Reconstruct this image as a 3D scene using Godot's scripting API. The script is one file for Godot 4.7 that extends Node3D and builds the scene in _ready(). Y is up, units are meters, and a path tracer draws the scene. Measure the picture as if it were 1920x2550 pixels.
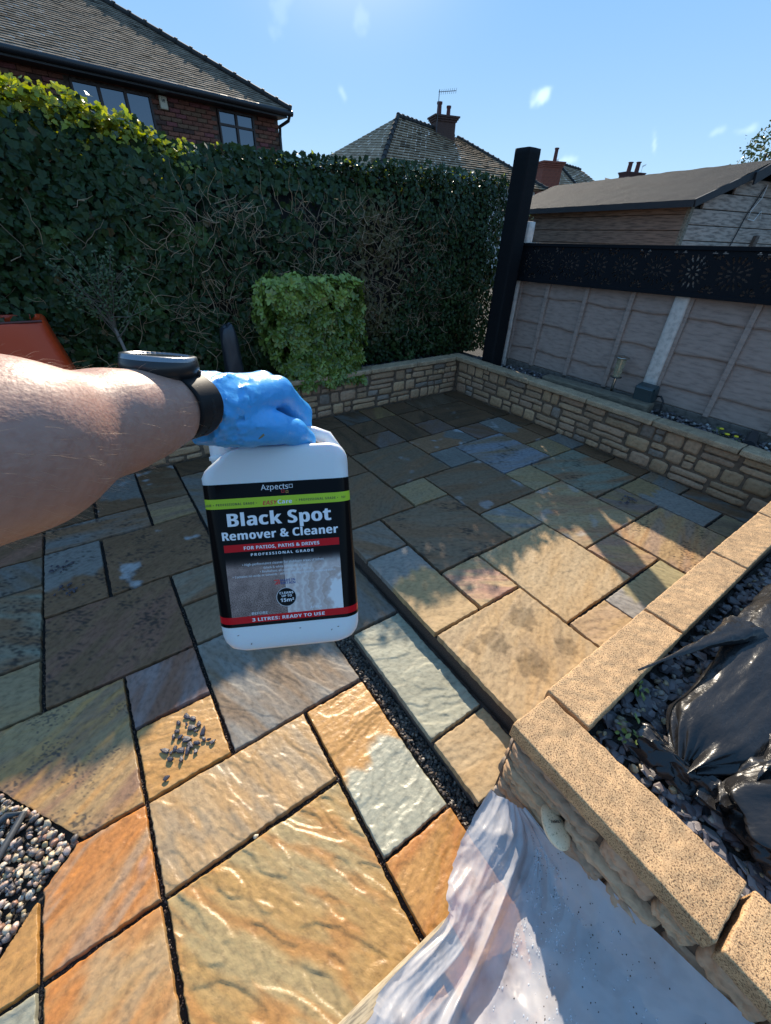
extends Node3D
# A sandstone patio below an ivy hedge, a gloved hand holding up a cleaner jerrycan. Metres, y up.

var rng := RandomNumberGenerator.new()
var mats := {}
var texs := {}
var used_names := {}
var n_low := FastNoiseLite.new()
var n_mid := FastNoiseLite.new()
var n_rid := FastNoiseLite.new()
var n_cel := FastNoiseLite.new()

# ------------------------------------------------------------------ helpers: nodes
func numbered(called: String) -> String:
	var k: int = used_names.get(called, 0)
	used_names[called] = k + 1
	return called if k == 0 else "%s_%03d" % [called, k]

func tag(o: Node3D, label := "", category := "", group := "", kind := "") -> Node3D:
	if label: o.set_meta("label", label)
	if category: o.set_meta("category", category)
	if group: o.set_meta("group", group)
	if kind: o.set_meta("kind", kind)
	return o

func base(called: String, where := Vector3.ZERO, label := "", category := "", group := "") -> Node3D:
	var o := Node3D.new()
	o.name = numbered(called)
	add_child(o)
	o.position = where
	tag(o, label, category, group)
	return o

func put(called: String, mesh: Mesh, m: Material, parent: Node3D = null, xf := Transform3D()) -> MeshInstance3D:
	var o := MeshInstance3D.new()
	o.name = numbered(called) if parent == null else called
	o.mesh = mesh
	o.material_override = m
	o.transform = xf
	if parent == null: add_child(o)
	else: parent.add_child(o, true)
	return o

func at(v: Vector3) -> Transform3D:
	return Transform3D(Basis(), v)

func multi(called: String, mesh: Mesh, m: Material, xfs: Array, cols: PackedColorArray, parent: Node3D = null) -> MultiMeshInstance3D:
	var mm := MultiMesh.new()
	mm.transform_format = MultiMesh.TRANSFORM_3D
	mm.use_colors = cols.size() > 0
	mm.mesh = mesh
	mm.instance_count = xfs.size()
	for i in xfs.size():
		mm.set_instance_transform(i, xfs[i])
		if cols.size(): mm.set_instance_color(i, cols[i])
	var o := MultiMeshInstance3D.new()
	o.multimesh = mm
	o.material_override = m
	o.name = numbered(called) if parent == null else called
	if parent == null: add_child(o)
	else: parent.add_child(o, true)
	o.set_meta("kind", "stuff")
	return o

# ------------------------------------------------------------------ helpers: materials
func noise(kind: int, freq: float, oct: int, sd: int, frac := FastNoiseLite.FRACTAL_FBM) -> FastNoiseLite:
	var n := FastNoiseLite.new()
	n.noise_type = kind
	n.frequency = freq
	n.fractal_octaves = oct
	n.fractal_type = frac
	n.seed = sd
	return n

func ramp_tex(key: String, n: FastNoiseLite, offs: Array, cols: Array, size := 512) -> NoiseTexture2D:
	if texs.has(key): return texs[key]
	var t := NoiseTexture2D.new()
	t.width = size; t.height = size
	t.seamless = true
	t.noise = n
	var g := Gradient.new()
	g.offsets = PackedFloat32Array(offs)
	var pc := PackedColorArray()
	for c in cols: pc.append(c if c is Color else Color(c, c, c))
	g.colors = pc
	t.color_ramp = g
	texs[key] = t
	return t

func bump_tex(key: String, n: FastNoiseLite, strength: float, size := 512) -> NoiseTexture2D:
	if texs.has(key): return texs[key]
	var t := NoiseTexture2D.new()
	t.width = size; t.height = size
	t.seamless = true
	t.as_normal_map = true
	t.bump_strength = strength
	t.noise = n
	texs[key] = t
	return t

func lin(r: float, g: float, b: float) -> Color:
	return Color(r, g, b).linear_to_srgb()

func mat(key: String, c: Color, rough := 0.8, o := {}) -> StandardMaterial3D:
	if mats.has(key): return mats[key]
	var m := StandardMaterial3D.new()
	m.albedo_color = c
	m.roughness = rough
	m.metallic = o.get("metal", 0.0)
	m.metallic_specular = o.get("spec", 0.5)
	if o.has("vc"): m.vertex_color_use_as_albedo = true
	if o.has("tex"): m.albedo_texture = o.tex
	if o.has("bump"):
		m.normal_enabled = true
		m.normal_texture = o.bump
		m.normal_scale = o.get("bs", 1.0)
	if o.has("tri"):
		m.uv1_triplanar = true
		m.uv1_world_triplanar = o.get("world", false)
		m.uv1_scale = Vector3.ONE * o.tri if not o.tri is Vector3 else o.tri
	if o.has("uv"): m.uv1_scale = o.uv
	if o.has("back"):
		m.backlight_enabled = true
		m.backlight = o.back
	if o.has("alpha"):
		m.transparency = BaseMaterial3D.TRANSPARENCY_ALPHA
		m.albedo_color.a = o.alpha
	if o.has("coat"):
		m.clearcoat_enabled = true
		m.clearcoat = o.coat
		m.clearcoat_roughness = 0.15
	if o.has("sss"):
		m.subsurf_scatter_enabled = true
		m.subsurf_scatter_strength = o.sss
	m.cull_mode = BaseMaterial3D.CULL_DISABLED
	mats[key] = m
	return m

# ------------------------------------------------------------------ helpers: meshes
func grid(pos: PackedVector3Array, nu: int, nv: int, uv := PackedVector2Array(), col := PackedColorArray(), wrap := false, flip := false) -> ArrayMesh:
	var nor := PackedVector3Array()
	nor.resize(pos.size())
	for j in nv:
		for i in nu:
			var a := j * nu
			var il := i - 1
			var ir := i + 1
			if wrap:
				if il < 0: il = nu - 2
				if ir >= nu: ir = 1
			else:
				il = maxi(il, 0)
				ir = mini(ir, nu - 1)
			var du := pos[a + ir] - pos[a + il]
			var dv := pos[mini(j + 1, nv - 1) * nu + i] - pos[maxi(j - 1, 0) * nu + i]
			var n := du.cross(dv)
			var l := n.length()
			n = n / l if l > 1e-12 else Vector3.UP
			nor[a + i] = -n if flip else n
	var idx := PackedInt32Array()
	idx.resize((nu - 1) * (nv - 1) * 6)
	var k := 0
	for j in nv - 1:
		for i in nu - 1:
			var p := j * nu + i
			var q := p + nu
			if flip:
				idx[k] = p; idx[k + 1] = p + 1; idx[k + 2] = q + 1
				idx[k + 3] = p; idx[k + 4] = q + 1; idx[k + 5] = q
			else:
				idx[k] = p; idx[k + 1] = q + 1; idx[k + 2] = p + 1
				idx[k + 3] = p; idx[k + 4] = q; idx[k + 5] = q + 1
			k += 6
	var arr := []
	arr.resize(Mesh.ARRAY_MAX)
	arr[Mesh.ARRAY_VERTEX] = pos
	arr[Mesh.ARRAY_NORMAL] = nor
	arr[Mesh.ARRAY_INDEX] = idx
	if uv.size(): arr[Mesh.ARRAY_TEX_UV] = uv
	if col.size(): arr[Mesh.ARRAY_COLOR] = col
	var m := ArrayMesh.new()
	m.add_surface_from_arrays(Mesh.PRIMITIVE_TRIANGLES, arr)
	return m

func quads(st: SurfaceTool, a: Vector3, b: Vector3, c: Vector3, d: Vector3, col := Color.WHITE) -> void:
	var n := (c - a).cross(b - a).normalized()
	if n.length() < 0.5: n = (d - a).cross(c - a).normalized()
	for p in [a, b, c, a, c, d]:
		st.set_color(col)
		st.set_normal(n)
		st.set_uv(Vector2(p.x + p.z, p.y))
		st.add_vertex(p)

func tool() -> SurfaceTool:
	var st := SurfaceTool.new()
	st.begin(Mesh.PRIMITIVE_TRIANGLES)
	return st

# a box with corners from lo to hi, edges chamfered by c
func add_box(st: SurfaceTool, lo: Vector3, hi: Vector3, xf := Transform3D(), col := Color.WHITE, c := 0.0) -> void:
	var s := [lo, hi]
	if c <= 0.0:
		var p := []
		for k in 8: p.append(xf * Vector3(s[k & 1].x, s[(k >> 1) & 1].y, s[(k >> 2) & 1].z))
		quads(st, p[4], p[6], p[7], p[5], col)
		quads(st, p[1], p[3], p[2], p[0], col)
		quads(st, p[2], p[3], p[7], p[6], col)
		quads(st, p[0], p[4], p[5], p[1], col)
		quads(st, p[5], p[7], p[3], p[1], col)
		quads(st, p[0], p[2], p[6], p[4], col)
		return
	var ctr := (lo + hi) * 0.5
	var h := (hi - lo) * 0.5
	for ax in 3:
		for sg in [-1.0, 1.0]:
			var u := (ax + 1) % 3
			var v := (ax + 2) % 3
			var f := []
			for q in [[-1, -1], [1, -1], [1, 1], [-1, 1]]:
				var w := Vector3.ZERO
				w[ax] = sg * h[ax]
				w[u] = q[0] * (h[u] - c)
				w[v] = q[1] * (h[v] - c)
				f.append(xf * (ctr + w))
			if sg < 0: quads(st, f[0], f[1], f[2], f[3], col)
			else: quads(st, f[3], f[2], f[1], f[0], col)
		# the four chamfers along this axis
		var uu := (ax + 1) % 3
		var vv := (ax + 2) % 3
		for q in [[-1, -1], [1, -1], [1, 1], [-1, 1]]:
			var f2 := []
			for e in [[-1.0, 0], [1.0, 0], [1.0, 1], [-1.0, 1]]:
				var w2 := Vector3.ZERO
				w2[ax] = e[0] * (h[ax] - c)
				w2[uu] = q[0] * (h[uu] - (c if e[1] == 1 else 0.0))
				w2[vv] = q[1] * (h[vv] - (0.0 if e[1] == 1 else c))
				f2.append(xf * (ctr + w2))
			if q[0] * q[1] > 0: quads(st, f2[0], f2[1], f2[2], f2[3], col)
			else: quads(st, f2[3], f2[2], f2[1], f2[0], col)

func box_mesh(size: Vector3, c := 0.0) -> ArrayMesh:
	var st := tool()
	add_box(st, -size * 0.5, size * 0.5, Transform3D(), Color.WHITE, c)
	return st.commit()

# rough stone block: rounded box, displaced by noise
func rough_box(size: Vector3, n: Vector3i, r: float, amp: float, sd: float, freq := 18.0, tint := Color.WHITE, tvar := 0.0) -> ArrayMesh:
	var st := tool()
	var h := size * 0.5
	for ax in 3:
		var u := (ax + 1) % 3
		var v := (ax + 2) % 3
		for sg in [-1.0, 1.0]:
			var nu: int = n[u] + 1
			var nv: int = n[v] + 1
			var P := PackedVector3Array()
			for j in nv:
				for i in nu:
					var w := Vector3.ZERO
					w[ax] = sg * h[ax]
					w[u] = lerpf(-h[u], h[u], spaced(float(i) / (nu - 1), r / size[u]))
					w[v] = lerpf(-h[v], h[v], spaced(float(j) / (nv - 1), r / size[v]))
					var q := Vector3(clampf(w.x, -h.x + r, h.x - r), clampf(w.y, -h.y + r, h.y - r), clampf(w.z, -h.z + r, h.z - r))
					var d := (w - q).normalized()
					var o := q + d * r
					var e := n_mid.get_noise_3d((o.x + sd) * freq, o.y * freq, (o.z - sd) * freq)
					var e2 := n_mid.get_noise_3d((o.x + sd) * freq * 3.7, o.y * freq * 3.7, (o.z - sd) * freq * 3.7)
					o += d * (e * amp + e2 * amp * 0.4)
					P.append(o)
			for j in nv - 1:
				for i in nu - 1:
					var p := j * nu + i
					var t: float = 1.0 + tvar * (n_low.get_noise_3d(P[p].x * 30 + sd, P[p].y * 30, P[p].z * 30) + n_low.get_noise_3d(P[p].x * 7 + sd, P[p].y * 7, P[p].z * 7 + sd) + n_low.get_noise_3d(P[p].x * 90 + sd, P[p].y * 90, P[p].z * 90))
					var c := Color(tint.r * t, tint.g * t, tint.b * t)
					for k in ([p, p + 1, p + nu + 1, p, p + nu + 1, p + nu] if sg < 0 else [p, p + nu + 1, p + 1, p, p + nu, p + nu + 1]):
						st.set_color(c)
						st.set_uv(Vector2(P[k][u], P[k][v]))
						st.set_smooth_group(0)
						st.add_vertex(P[k])
	st.generate_normals()
	st.index()
	return st.commit()

func spaced(t: float, e: float) -> float:   # puts more rows near both ends
	e = minf(e, 0.3)
	if t <= 0.0 or t >= 1.0: return t
	return lerpf(t, smoothstep(0.0, 1.0, t), 0.45)

func add_tube(st: SurfaceTool, pts: Array, rads, sides := 8, col := Color.WHITE, caps := true) -> void:
	var rings := []
	var ref := Vector3.UP
	for i in pts.size():
		var d: Vector3 = (pts[mini(i + 1, pts.size() - 1)] - pts[maxi(i - 1, 0)]).normalized()
		if absf(d.dot(ref)) > 0.95: ref = Vector3.RIGHT if absf(d.x) < 0.8 else Vector3.FORWARD
		var a := d.cross(ref).normalized()
		var b := d.cross(a)
		ref = -b if absf(d.dot(b)) < 0.9 else ref
		var r: float = rads if not rads is Array else rads[i]
		var ring := []
		for k in sides:
			var w := TAU * k / sides
			ring.append([pts[i] + (a * cos(w) + b * sin(w)) * r, a * cos(w) + b * sin(w)])
		rings.append(ring)
	for i in pts.size() - 1:
		for k in sides:
			var k2 := (k + 1) % sides
			for e in [rings[i][k], rings[i + 1][k], rings[i + 1][k2], rings[i][k], rings[i + 1][k2], rings[i][k2]]:
				st.set_color(col)
				st.set_normal(e[1])
				st.set_uv(Vector2(float(k) / sides, i))
				st.add_vertex(e[0])
	if caps:
		for e in [0, pts.size() - 1]:
			var d2: Vector3 = (pts[1] - pts[0]) if e else (pts[0] - pts[1])
			if e: d2 = pts[e] - pts[e - 1]
			for k in sides - 2:
				for q in ([0, k + 2, k + 1] if e else [0, k + 1, k + 2]):
					st.set_color(col)
					st.set_normal(d2.normalized())
					st.set_uv(Vector2.ZERO)
					st.add_vertex(rings[e][q][0])

func tube(pts: Array, rads, sides := 8, col := Color.WHITE) -> ArrayMesh:
	var st := tool()
	add_tube(st, pts, rads, sides, col)
	return st.commit()

# surface of revolution about y: profile of (radius, height)
func lathe(prof: Array, sides := 24) -> ArrayMesh:
	var P := PackedVector3Array()
	var T := PackedVector2Array()
	for p in prof:
		for k in sides + 1:
			var w := TAU * k / sides
			P.append(Vector3(p[0] * cos(w), p[1], p[0] * sin(w)))
			T.append(Vector2(float(k) / sides, p[1]))
	return grid(P, sides + 1, prof.size(), T, PackedColorArray(), true, true)

func prism(poly: PackedVector2Array, depth: float) -> ArrayMesh:   # outline in xy, extruded from z = 0 to -depth
	var st := tool()
	var tri := Geometry2D.triangulate_polygon(poly)
	for z in [0.0, -depth]:
		for k in range(0, tri.size(), 3):
			var ccw := (poly[tri[k + 1]] - poly[tri[k]]).cross(poly[tri[k + 2]] - poly[tri[k]]) > 0.0
			for e in ([0, 2, 1] if ccw == (z == 0.0) else [0, 1, 2]):
				var p := poly[tri[k + e]]
				st.set_color(Color.WHITE)
				st.set_normal(Vector3(0, 0, 1 if z == 0.0 else -1))
				st.set_uv(p)
				st.add_vertex(Vector3(p.x, p.y, z))
	for i in poly.size():
		var a := poly[i]
		var b := poly[(i + 1) % poly.size()]
		quads(st, Vector3(a.x, a.y, 0), Vector3(b.x, b.y, 0), Vector3(b.x, b.y, -depth), Vector3(a.x, a.y, -depth))
	return st.commit()

func ss(a: float, b: float, x: float) -> float:
	return smoothstep(a, b, x)

# ------------------------------------------------------------------ setting up
func _ready() -> void:
	rng.seed = 7
	var cam := Camera3D.new()
	cam.name = "camera"
	add_child(cam)
	var r := Vector3(0.82578783, 0.03209567, 0.5630669)
	var f := Vector3(0.4804945, -0.56278116, -0.67260866).normalized()
	var up := r.cross(f).normalized()
	r = f.cross(up).normalized()
	cam.transform = Transform3D(Basis(r, up, -f), Vector3(0, 1.68, 0))
	cam.fov = 103.2
	cam.near = 0.03
	cam.far = 400.0
	cam.current = true
	environment()
	n_low.seed = 3; n_low.frequency = 1.0; n_low.fractal_octaves = 3
	n_mid.seed = 11; n_mid.frequency = 1.0; n_mid.fractal_octaves = 2; n_mid.noise_type = FastNoiseLite.TYPE_SIMPLEX_SMOOTH
	n_rid.seed = 21; n_rid.frequency = 1.0; n_rid.fractal_octaves = 3; n_rid.fractal_type = FastNoiseLite.FRACTAL_RIDGED
	n_cel.seed = 5; n_cel.frequency = 1.0; n_cel.noise_type = FastNoiseLite.TYPE_CELLULAR; n_cel.fractal_type = FastNoiseLite.FRACTAL_NONE; n_cel.cellular_jitter = 1.0
	n_cel.domain_warp_enabled = true; n_cel.domain_warp_amplitude = 0.25; n_cel.domain_warp_frequency = 1.2
	textures()
	ground()
	patios()
	walls()
	beds()
	hedge()
	shrubs()
	fence()
	shed()
	houses()
	small_things()
	plastic_sheet()
	sacks()
	jerrycan()
	arm()

func environment() -> void:
	var sun := DirectionalLight3D.new()
	sun.name = "sun"
	add_child(sun)
	var el := deg_to_rad(31.0)
	var to_sun := Vector3(0.508 * cos(el), sin(el), -0.861 * cos(el)).normalized()
	sun.look_at_from_position(to_sun * 50.0, Vector3.ZERO, Vector3.UP)
	sun.light_energy = 1.6
	sun.light_angular_distance = 0.5
	sun.light_color = Color(1.0, 0.945, 0.86)
	sun.shadow_enabled = true
	var we := WorldEnvironment.new()
	we.name = "world_environment"
	var e := Environment.new()
	e.background_mode = Environment.BG_SKY
	var sm := ProceduralSkyMaterial.new()
	sm.sky_top_color = Color(0.41, 0.60, 0.80)
	sm.sky_horizon_color = Color(0.69, 0.81, 0.89)
	sm.sky_curve = 0.13
	sm.ground_bottom_color = Color(0.22, 0.2, 0.17)
	sm.ground_horizon_color = Color(0.55, 0.6, 0.62)
	sm.sky_energy_multiplier = 0.97
	sm.ground_energy_multiplier = 0.6
	sm.sun_angle_max = 62.0
	sm.sun_curve = 0.09
	sm.sky_cover = cloud_cover()
	sm.sky_cover_modulate = Color(1, 1, 1, 0.42)
	var sky := Sky.new()
	sky.sky_material = sm
	e.sky = sky
	e.tonemap_mode = Environment.TONE_MAPPER_LINEAR
	e.tonemap_exposure = 1.7
	e.ssao_enabled = true
	e.ssil_enabled = true
	e.sdfgi_enabled = true
	we.environment = e
	add_child(we)

func cloud_cover() -> ImageTexture:
	var w := 2048
	var h := 1024
	var im := Image.create(w, h, false, Image.FORMAT_RGBA8)
	im.fill(Color(1, 1, 1, 0))
	var nz := noise(FastNoiseLite.TYPE_SIMPLEX_SMOOTH, 0.035, 5, 5)
	# direction, half-width, half-height in degrees, tilt, strength
	for c in CLOUDS:
		var d: Vector3 = c[0].normalized()
		var cx := fposmod(atan2(d.x, -d.z) / TAU, 1.0) * w
		var cy := acos(d.y) / PI * h
		var rx: float = c[1] / 360.0 * w / maxf(sqrt(1.0 - d.y * d.y), 0.2)
		var ry: float = c[2] / 180.0 * h
		var R := int(maxf(rx, ry) * 1.5) + 2
		for y in range(int(cy) - R, int(cy) + R):
			for x in range(int(cx) - R, int(cx) + R):
				var px := (x - cx) * cos(c[3]) + (y - cy) * sin(c[3])
				var py := -(x - cx) * sin(c[3]) + (y - cy) * cos(c[3])
				var q := sqrt(pow(px / rx, 2) + pow(py / ry, 2))
				if q > 1.4: continue
				var a: float = clampf((1.1 - q) * 1.4 + nz.get_noise_2d(x * 4.0, y * 4.0) * 1.1, 0.0, 1.0) * c[4]
				if a > 0.0 and y >= 0 and y < h:
					var xx := posmod(x, w)
					im.set_pixel(xx, y, Color(1, 1, 1, maxf(im.get_pixel(xx, y).a, a)))
	return ImageTexture.create_from_image(im)

const CLOUDS := [
	[Vector3(0.74, 0.20, -0.64), 0.95, 0.6, -0.2, 0.7],
	[Vector3(0.79, 0.12, -0.61), 1.2, 0.4, -0.1, 0.35],
	[Vector3(0.91, 0.15, -0.38), 0.9, 0.3, -0.2, 0.3],
	[Vector3(0.90, 0.15, -0.42), 0.7, 0.28, -0.3, 0.25],
	[Vector3(0.39, 0.28, -0.88), 0.8, 1.7, 0.5, 0.12],
	[Vector3(0.50, 0.28, -0.82), 0.8, 0.8, 0.4, 0.14],
	[Vector3(0.48, 0.20, -0.85), 0.25, 0.9, -0.6, 0.25],
	[Vector3(0.86, 0.14, -0.49), 0.12, 1.0, -0.35, 0.4],
]

func textures() -> void:
	# grain of riven sandstone
	ramp_tex("sand", noise(FastNoiseLite.TYPE_SIMPLEX_SMOOTH, 0.012, 6, 1), [0.0, 0.35, 0.5, 0.7, 1.0], [0.78, 0.91, 0.95, 0.98, 1.0], 1024)
	var rv := noise(FastNoiseLite.TYPE_SIMPLEX_SMOOTH, 0.011, 6, 2)
	rv.domain_warp_enabled = true
	rv.domain_warp_amplitude = 40.0
	rv.domain_warp_frequency = 0.006
	bump_tex("riven", rv, 9.0, 1024)
	ramp_tex("speck", noise(FastNoiseLite.TYPE_SIMPLEX_SMOOTH, 0.055, 5, 4), [0.0, 0.35, 0.43, 0.6, 1.0], [0.22, 0.45, 0.86, 0.94, 1.0], 1024)
	bump_tex("grit", noise(FastNoiseLite.TYPE_SIMPLEX_SMOOTH, 0.22, 3, 5), 4.0, 512)
	ramp_tex("lichen", noise(FastNoiseLite.TYPE_SIMPLEX_SMOOTH, 0.06, 6, 18), [0.0, 0.25, 0.32, 0.40, 0.62, 1.0], [Color(0.25, 0.23, 0.21), Color(0.36, 0.33, 0.3), Color(0.72, 0.66, 0.6), Color(0.92, 0.9, 0.88), Color(0.97, 0.96, 0.95), Color(1, 1, 1)], 1024)
	bump_tex("fine", noise(FastNoiseLite.TYPE_SIMPLEX_SMOOTH, 0.06, 4, 6), 4.0, 512)
	ramp_tex("wood", noise(FastNoiseLite.TYPE_SIMPLEX_SMOOTH, 0.02, 5, 8), [0.0, 0.4, 0.55, 1.0], [0.55, 0.8, 0.92, 1.0], 512)
	ramp_tex("felt", noise(FastNoiseLite.TYPE_CELLULAR, 0.12, 1, 9), [0.0, 0.45, 0.7, 1.0], [0.45, 0.6, 0.9, 1.0], 512)
	ramp_tex("blotch", noise(FastNoiseLite.TYPE_SIMPLEX_SMOOTH, 0.008, 5, 10), [0.0, 0.4, 0.6, 1.0], [0.55, 0.85, 0.95, 1.0], 512)
	ramp_tex("skin", noise(FastNoiseLite.TYPE_SIMPLEX_SMOOTH, 0.03, 5, 12), [0.0, 0.45, 0.6, 1.0], [Color(0.93, 0.86, 0.84), Color(0.97, 0.95, 0.94), Color(0.99, 0.98, 0.975), Color(1, 1, 1)], 512)
	ramp_tex("film", noise(FastNoiseLite.TYPE_SIMPLEX_SMOOTH, 0.012, 5, 17), [0.0, 0.2, 0.4, 1.0], [Color(0.72, 0.69, 0.66), Color(0.88, 0.87, 0.87), Color(0.97, 0.97, 0.97), Color(1, 1, 1)], 512)
	ramp_tex("dirt", noise(FastNoiseLite.TYPE_SIMPLEX_SMOOTH, 0.02, 6, 13), [0.0, 0.22, 0.3, 1.0], [Color(0.42, 0.36, 0.3), Color(0.75, 0.72, 0.7), Color(0.98, 0.98, 0.98), Color(1, 1, 1)], 512)

# ------------------------------------------------------------------ ground and paving
func ground() -> void:
	var m := mat("soil", lin(0.035, 0.03, 0.025), 0.95, {"tex": texs.blotch, "tri": 0.7, "bump": texs.grit, "bs": 1.0})
	var st := tool()
	add_box(st, Vector3(-200, -0.6, -300), Vector3(300, -0.05, 60))
	tag(put("ground", st.commit(), m), "dark earth under and around the paving", "", "", "structure")

func edged(i: int, n: int, e: float) -> float:     # grid lines close to both edges, then an even spread
	if i <= 1: return 0.0
	if i >= n - 2: return 1.0
	if i == 2: return e
	if i == n - 3: return 1.0 - e
	return lerpf(e, 1.0 - e, float(i - 2) / (n - 5))

# one riven slab; y is its top. cut: [point, inward normal] trims a corner
func slab(parent: Node3D, x0: float, x1: float, z0: float, z1: float, y: float, st: Dictionary, cell: float, m: Material, cuts := []) -> void:
	var sd := rng.randf() * 100.0
	var j := 0.0065
	var a := Vector2(x0 + j + rng.randf_range(-0.002, 0.003), z0 + j + rng.randf_range(-0.002, 0.003))
	var b := Vector2(x1 - j + rng.randf_range(-0.003, 0.002), z1 - j + rng.randf_range(-0.003, 0.002))
	var tw := rng.randf_range(-0.006, 0.006)
	var nx := maxi(4, int((b.x - a.x) / cell)) + 5
	var nz := maxi(4, int((b.y - a.y) / cell)) + 5
	var P := PackedVector3Array()
	var T := PackedVector2Array()
	var C := PackedColorArray()
	var c1: Color = st.c1
	var c2: Color = st.get("c2", c1)
	var c3: Color = st.get("c3", c1.lerp(c2, 0.5))
	var ang: float = st.get("a", rng.randf() * TAU)
	var ca := cos(ang)
	var sa := sin(ang)
	var split: float = st.get("split", 9.0)     # where a second colour takes over, along the streak normal
	var relief: float = st.get("relief", 1.0)
	var spots: float = st.get("spots", 0.0)
	var pale: float = st.get("pale", 0.0)
	var mid := (a + b) * 0.5
	var tx := rng.randf_range(-0.004, 0.004)
	var tz := rng.randf_range(-0.004, 0.004)
	for jz in nz:
		var fz := edged(jz, nz, 0.0035 / (b.y - a.y))
		for ix in nx:
			var fx := edged(ix, nx, 0.0035 / (b.x - a.x))
			var p := Vector2(lerpf(a.x, b.x, fx), lerpf(a.y, b.y, fz))
			var ring := ix == 0 or jz == 0 or ix == nx - 1 or jz == nz - 1
			for c in cuts:
				var dd: float = (p - c[0]).dot(c[1])
				if dd < 0.0: p -= c[1] * dd
			var e := minf(minf(p.x - a.x, b.x - p.x), minf(p.y - a.y, b.y - p.y))
			for c in cuts: e = minf(e, (p - c[0]).dot(c[1]))
			var q := p - mid
			# chipped edges
			if e < 0.012:
				var w := n_mid.get_noise_2d(p.x * 26 + sd, p.y * 26) * 0.0035 - 0.0015
				var w2 := n_mid.get_noise_2d(p.x * 90 + sd, p.y * 90) * 0.0012
				p += q.normalized() * (w + w2)
			p += Vector2(-q.y, q.x) * tw
			var u := q.x * ca + q.y * sa
			var v := -q.x * sa + q.y * ca
			var nn := n_low.get_noise_2d(u * 1.5 + sd, v * 4.2 - sd) * 0.5 + 0.5 + n_mid.get_noise_2d(u * 9.0 + sd, v * 16.0) * 0.025
			var nf := n_mid.get_noise_2d(u * 7.0 - sd, v * 30.0 + sd)
			var t := nn * 6.0
			var step := (floorf(t) + ss(0.90, 1.0, t - floorf(t))) / 6.0
			var h := (step - 0.5) * 0.0125 * relief + nf * 0.0006 * relief
			h += n_mid.get_noise_2d(p.x * 60 + sd, p.y * 60) * 0.0006
			h += q.x * tx + q.y * tz
			if e < 0.002: h -= 0.0013
			P.append(Vector3(p.x, y + (h if not ring else -0.03), p.y))
			T.append(Vector2(u, v) + Vector2(sd, sd * 0.7))
			# colour of the stone itself
			var band := n_low.get_noise_2d(u * 1.1 + sd * 2.0, v * 6.0) 
			var k := ss(-0.25, 0.35, band)
			if split < 5.0: k = ss(-0.02, 0.03, v - split + n_low.get_noise_2d(u * 5.0, sd) * 0.12)
			var c := c1.lerp(c2, k)
			var vein := n_rid.get_noise_2d(u * 1.3 + sd, v * 5.5 + sd * 0.3)
			if split > 5.0: c = c.lerp(c3, ss(0.25, 0.75, vein) * 0.75)
			c *= 1.0 + nf * 0.09
			if spots > 0.0:
				var s1 := n_mid.get_noise_2d(p.x * 55 + sd, p.y * 55) + n_low.get_noise_2d(p.x * 4 + sd, p.y * 4) * 0.9
				c = c.lerp(Color(0.03, 0.028, 0.026), ss(0.55 - spots * 0.3, 0.85 - spots * 0.3, s1) * 0.8)
			if pale > 0.0:
				var s2 := n_low.get_noise_2d(p.x * 3.2 - sd, p.y * 3.2 + sd * 2.0)
				c = c.lerp(Color(0.36, 0.36, 0.36), ss(0.34, 0.5, s2) * pale)
			for w3 in st.get("wet", []):
				var d3: float = p.distance_to(w3[0]) + n_mid.get_noise_2d(p.x * 16, p.y * 16) * 0.03
				c *= lerpf(0.62, 1.0, ss(w3[1] * 0.7, w3[1], d3))
			C.append(c)
	put("slab", grid(P, nx, nz, T, C, false, true), m, parent)

const AMB := Color(0.48, 0.245, 0.07)
const ORG := Color(0.49, 0.19, 0.045)
const TAN := Color(0.45, 0.295, 0.145)
const BUF := Color(0.43, 0.305, 0.17)
const GRY := Color(0.215, 0.148, 0.094)
const GRN := Color(0.29, 0.275, 0.20)
const BLU := Color(0.175, 0.157, 0.135)
const BRN := Color(0.15, 0.083, 0.045)
const DRK := Color(0.085, 0.053, 0.031)
const PNK := Color(0.25, 0.125, 0.08)
const OLV := Color(0.225, 0.125, 0.068)
const ROS := Color(0.43, 0.235, 0.155)

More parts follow.
